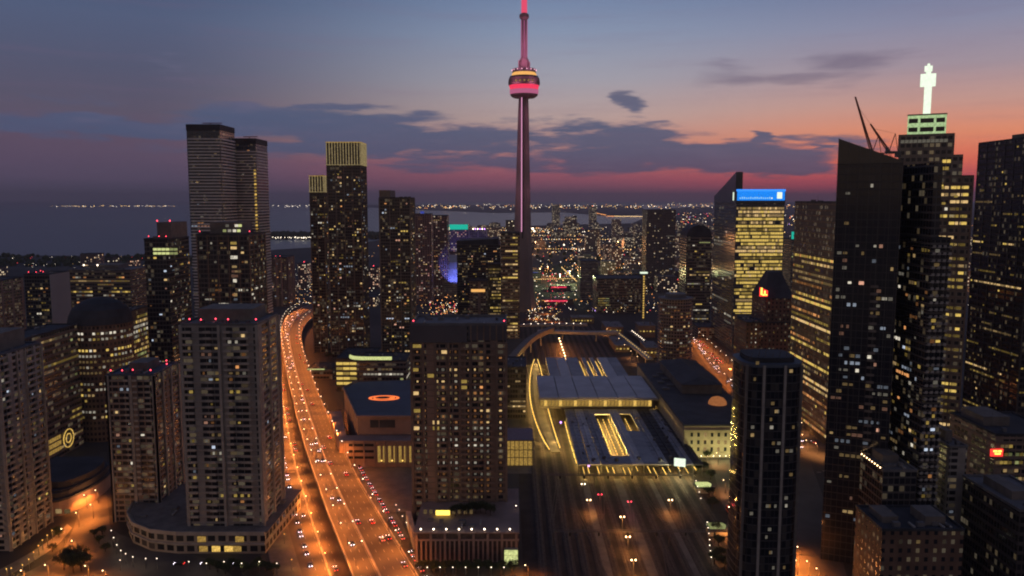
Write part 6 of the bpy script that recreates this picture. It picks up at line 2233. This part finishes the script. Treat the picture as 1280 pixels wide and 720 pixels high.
def car_proto(paint):
    o = link('car', None)
    mb = MB()
    prof_ = [(-2.2, .35), (2.2, .35), (2.25, .75), (1.2, .95), (.6, 1.0), (-1.9, 1.05), (-2.25, .8)]
    k = 0
    mb.v += [(-.9, y_, z_) for y_, z_ in prof_] + [(.9, y_, z_) for y_, z_ in prof_]
    n_ = len(prof_)
    for i in range(n_):
        j = (i + 1) % n_
        mb.f.append((i, j, n_ + j, n_ + i)); mb.m.append(0)
    mb.f += [tuple(reversed(range(n_))), tuple(range(n_, 2 * n_))]; mb.m += [0, 0]
    me = mb.mesh('body', paint); link('body', me, o)
    mb = MB()
    k = 0
    mb.v += [(-.82, .9, 1.0), (.82, .9, 1.0), (.82, -1.8, 1.06), (-.82, -1.8, 1.06), (-.66, .25, 1.45), (.66, .25, 1.45), (.66, -1.2, 1.45), (-.66, -1.2, 1.45)]
    mb.f += [(0, 4, 5, 1), (1, 5, 6, 2), (2, 6, 7, 3), (3, 7, 4, 0), (4, 7, 6, 5)]; mb.m += [0, 0, 0, 0, 1]
    link('cabin', mb.mesh('cabin', [MT['glassd'], paint]), o)
    mb = MB(); mb.tube((-.1, 0, 0), (.1, 0, 0), .33, n_=10); wm_ = mb.mesh('wheel', MT['tyre'])
    for sx2 in (-.85, .85):
        for sy2 in (-1.35, 1.4):
            link('wheel', wm_, o, (sx2, sy2, .33))
    mb = MB(); mb.gem(0, 0, 0, .19); hm = mb.mesh('headlight', EM['head'])
    mb = MB(); mb.box(-.17, .17, -.12, .0, -.09, .09); tm_ = mb.mesh('tail_light', EM['tail'])
    for sx2 in (-.62, .62):
        link('headlight', hm, o, (sx2, 2.25, .7))
        link('tail_light', tm_, o, (sx2, -2.24, .78))
    return o


protos = [car_proto(p_) for p_ in paints]
pused = set()
rc = random.Random(8)
CN = ['black', 'silver', 'white', 'red', 'blue']


def car(x, y, z, h, where, toward):
    k = rc.choices(range(5), (.4, .25, .15, .1, .1))[0]
    rz = h - pi / 2 + (pi if toward else 0)
    if k not in pused:
        pused.add(k); o = protos[k]; o.location = (x, y, z); o.rotation_euler = (0, 0, rz)
    else:
        o = copy_tree(protos[k], (x, y, z), rz)
    o['label'] = '%s car %s %s' % (CN[k], 'with headlights on' if toward else 'showing red tail lights', where)
    o['category'] = 'car'
    o['group'] = '%s cars %s' % (CN[k], where)


def traffic(A, B, k, step, z, where, toward, jit=.5, ymax=1150, start=0):
    for (x, y, h) in walk(between(A, B, k), step, start):
        if y > ymax or rc.random() > jit:
            continue
        q = rc.uniform(-step * .3, step * .3)
        car(x + cos(h) * q, y + sin(h) * q, z, h, where, toward)


for k in (.2, .33):
    traffic(DL, DR, k, 21, DZ + .01, 'coming along the left carriageway of the expressway', True, .22)
for k in (.5, .64, .77, .9):
    traffic(DL, DR, k, 24, DZ + .01, 'driving away on the right carriageway of the expressway', False, .2)
traffic(BL, BR, .22, 11, .012, 'in the queue on the boulevard lane', True, .9, 620)
traffic(BL, BR, .40, 20, .012, 'on the second boulevard lane', True, .3, 900)
traffic(BL, BR, .7, 20, .012, 'driving away along the boulevard beside the expressway', False, .4, 900)
traffic(spline(FL, 4), spline(FR, 4), .45, 9, .012, 'on the frontage road right of the expressway', False, .8)
A1, A2 = spline(AVL, 4), spline(AVR, 4)
for k, tw in ((.25, True), (.4, True), (.6, False), (.75, False)):
    traffic(A1, A2, k, 14, .014, 'on the orange avenue behind the station', tw, .6)
traffic([gnd(a, 704) for a in (222, 260, 300, 345)], [gnd(a, 708) for a in (222, 260, 300, 345)], .5, 7, .012, 'in the line below the big grey tower', True, .7)
# the red bus on the grey street
x, y = gnd(914, 640, 1.5)
o = thing('bus', 'long red bus standing on the street right of the park strip', 'bus', (x, y, .01))
mb = MB(); mb.box(-1.3, 1.3, -6, 6, .4, 3.1); mb.build('body', pbr('bus_red', (.45, .03, .03), .4, .05), o)
mb = MB(); mb.box(-1.33, 1.33, -5.8, 5.8, 1.5, 2.5); mb.box(-1.1, 1.1, -6.04, 6.04, 1.3, 2.6); mb.build('window_band', MT['glassd'], o)
for sx2 in (-1.15, 1.15):
    for sy2 in (-4, 3.8):
        mb = MB(); mb.tube((-.15, 0, 0), (.15, 0, 0), .5, n_=12); mb.build('wheel', MT['tyre'], o, (sx2, sy2, .5))
    mb = MB(); mb.box(-.25, .25, -.08, 0, -.2, .2); mb.build('tail_light', EM['tail'], o, (sx2 * .8, -6.02, 2.8))
    mb = MB(); mb.gem(0, 0, 0, .3); mb.build('headlight', EM['head'], o, (sx2 * .8, 6.02, .8))
l_ = bpy.data.lights.new('warm_point_light', 'POINT'); l_.energy = 500; l_.color = (1, .5, .3); link('warm_point_light', l_, o, (4.5, 0, 5))  # bare warm point light beside the bus, without a fixture

# ================================================================== TREES
lm = []


def tree_meshes(seed):
    r2 = random.Random(seed)
    mb = MB()
    mb.tube((0, 0, 0), (.1, 0, 2.6), .28, .2, n_=7)
    tips = []
    for i in range(6):
        a = 2 * pi * i / 6 + r2.uniform(-.3, .3)
        L = r2.uniform(1.6, 2.8)
        tp = (cos(a) * L, sin(a) * L, 2.6 + r2.uniform(1.4, 3.4))
        mb.tube((.1, 0, 2.4), tp, .13, .05, n_=5)
        tips.append(tp)
    tips.append((0, 0, 6))
    tk = mb.mesh('trunk', MT['bark'])
    lb = MB()
    for i in range(900):
        tp = r2.choice(tips)
        x = tp[0] + r2.gauss(0, .75); y = tp[1] + r2.gauss(0, .75); z = tp[2] + r2.gauss(0, .65)
        a, b2 = r2.uniform(0, 2 * pi), r2.uniform(-.9, .9)
        s2 = r2.uniform(.16, .34)
        u = Vector((cos(a), sin(a), b2 * .6)).normalized() * s2
        w = Vector((-sin(a), cos(a), r2.uniform(-.8, .8))).normalized() * s2
        p = Vector((x, y, z))
        lb.quad(tuple(p - u - w), tuple(p + u - w * .6), tuple(p + u * .7 + w), tuple(p - u * .8 + w * .8))
    return tk, lb.mesh('crown', MT['leaf'])


TM = [tree_meshes(s_) for s_ in range(4)]


def tree(x, y, z, s2, label, group):
    tk, cr = rc.choice(TM)
    o = thing('tree', label, 'tree', (x, y, z), rc.uniform(0, 6), group)
    o.scale = (s2, s2, s2)
    link('trunk', tk, o); link('crown', cr, o)


for a, b_ in [(80, 712), (92, 716), (102, 714), (88, 706), (98, 706)]:
    x, y = gnd(a, b_); tree(x, y, 0, 1.15, 'dark tree in the clump on the reddish square at the bottom left', 'trees on the square')
for a, b_ in [(70, 668), (74, 672), (118, 672), (124, 680), (132, 690), (66, 690), (128, 668)]:
    x, y = gnd(a, b_); tree(x, y, 0, .6, 'small dark street tree beside the reddish square', 'street trees of the square')
for i in range(8):
    x, y = 2 * hw * 0 + x_at(582 + i * 6, 390, 14), 388 + rc.uniform(-5, 2)
    tree(x - 4, y - 10, pz + .6, .8, 'dark tree growing on the podium terrace at the foot of the brown tower', 'terrace trees')
for i in range(9):
    x, y = gnd(528 + i * 14, 716); tree(x, y, 0, .8, 'dark tree before the columned podium at the bottom', 'trees before the podium')
for a, b_ in [(870, 592), (874, 588), (880, 590), (888, 600), (886, 622), (890, 636), (900, 700), (893, 706), (906, 712), (898, 684), (884, 575), (895, 668)]:
    x, y = gnd(a, b_); tree(x, y, 0, .9, 'dark leafy tree on the park strip beside the tracks', 'trees of the park strip')
for i in range(9):
    x, y = gnd(262 + i * 10, 712 + (i % 3) * 3); tree(x, y, 0, .75, 'dark tree in the yard below the big grey tower', 'trees below the grey tower')
for i in range(10):
    x, y = gnd(402 - i * 1.0 + (i % 3) * 6, 470 - i * 7); tree(x + 10, y, 0, 1.0, 'tree on the bank right of the expressway bend', 'trees at the road bend')

# ================================================================== HAZE
HAZE = True
if HAZE:
    mb = MB(); mb.box(-30000, 30000, -1500, 62000, -3, 640)
    hm = bpy.data.materials.new('haze')
    hm.use_nodes = True
    t = hm.node_tree
    t.nodes.clear()
    o_ = N(t, 'ShaderNodeOutputMaterial')
    v_ = N(t, 'ShaderNodeVolumePrincipled')
    v_.inputs['Color'].default_value = (.80, .78, .92, 1)
    v_.inputs['Density'].default_value = 4.6e-5
    v_.inputs['Anisotropy'].default_value = .0
    t.links.new(v_.outputs[0], o_.inputs['Volume'])
    mb.build('haze', hm, None, kind='stuff')
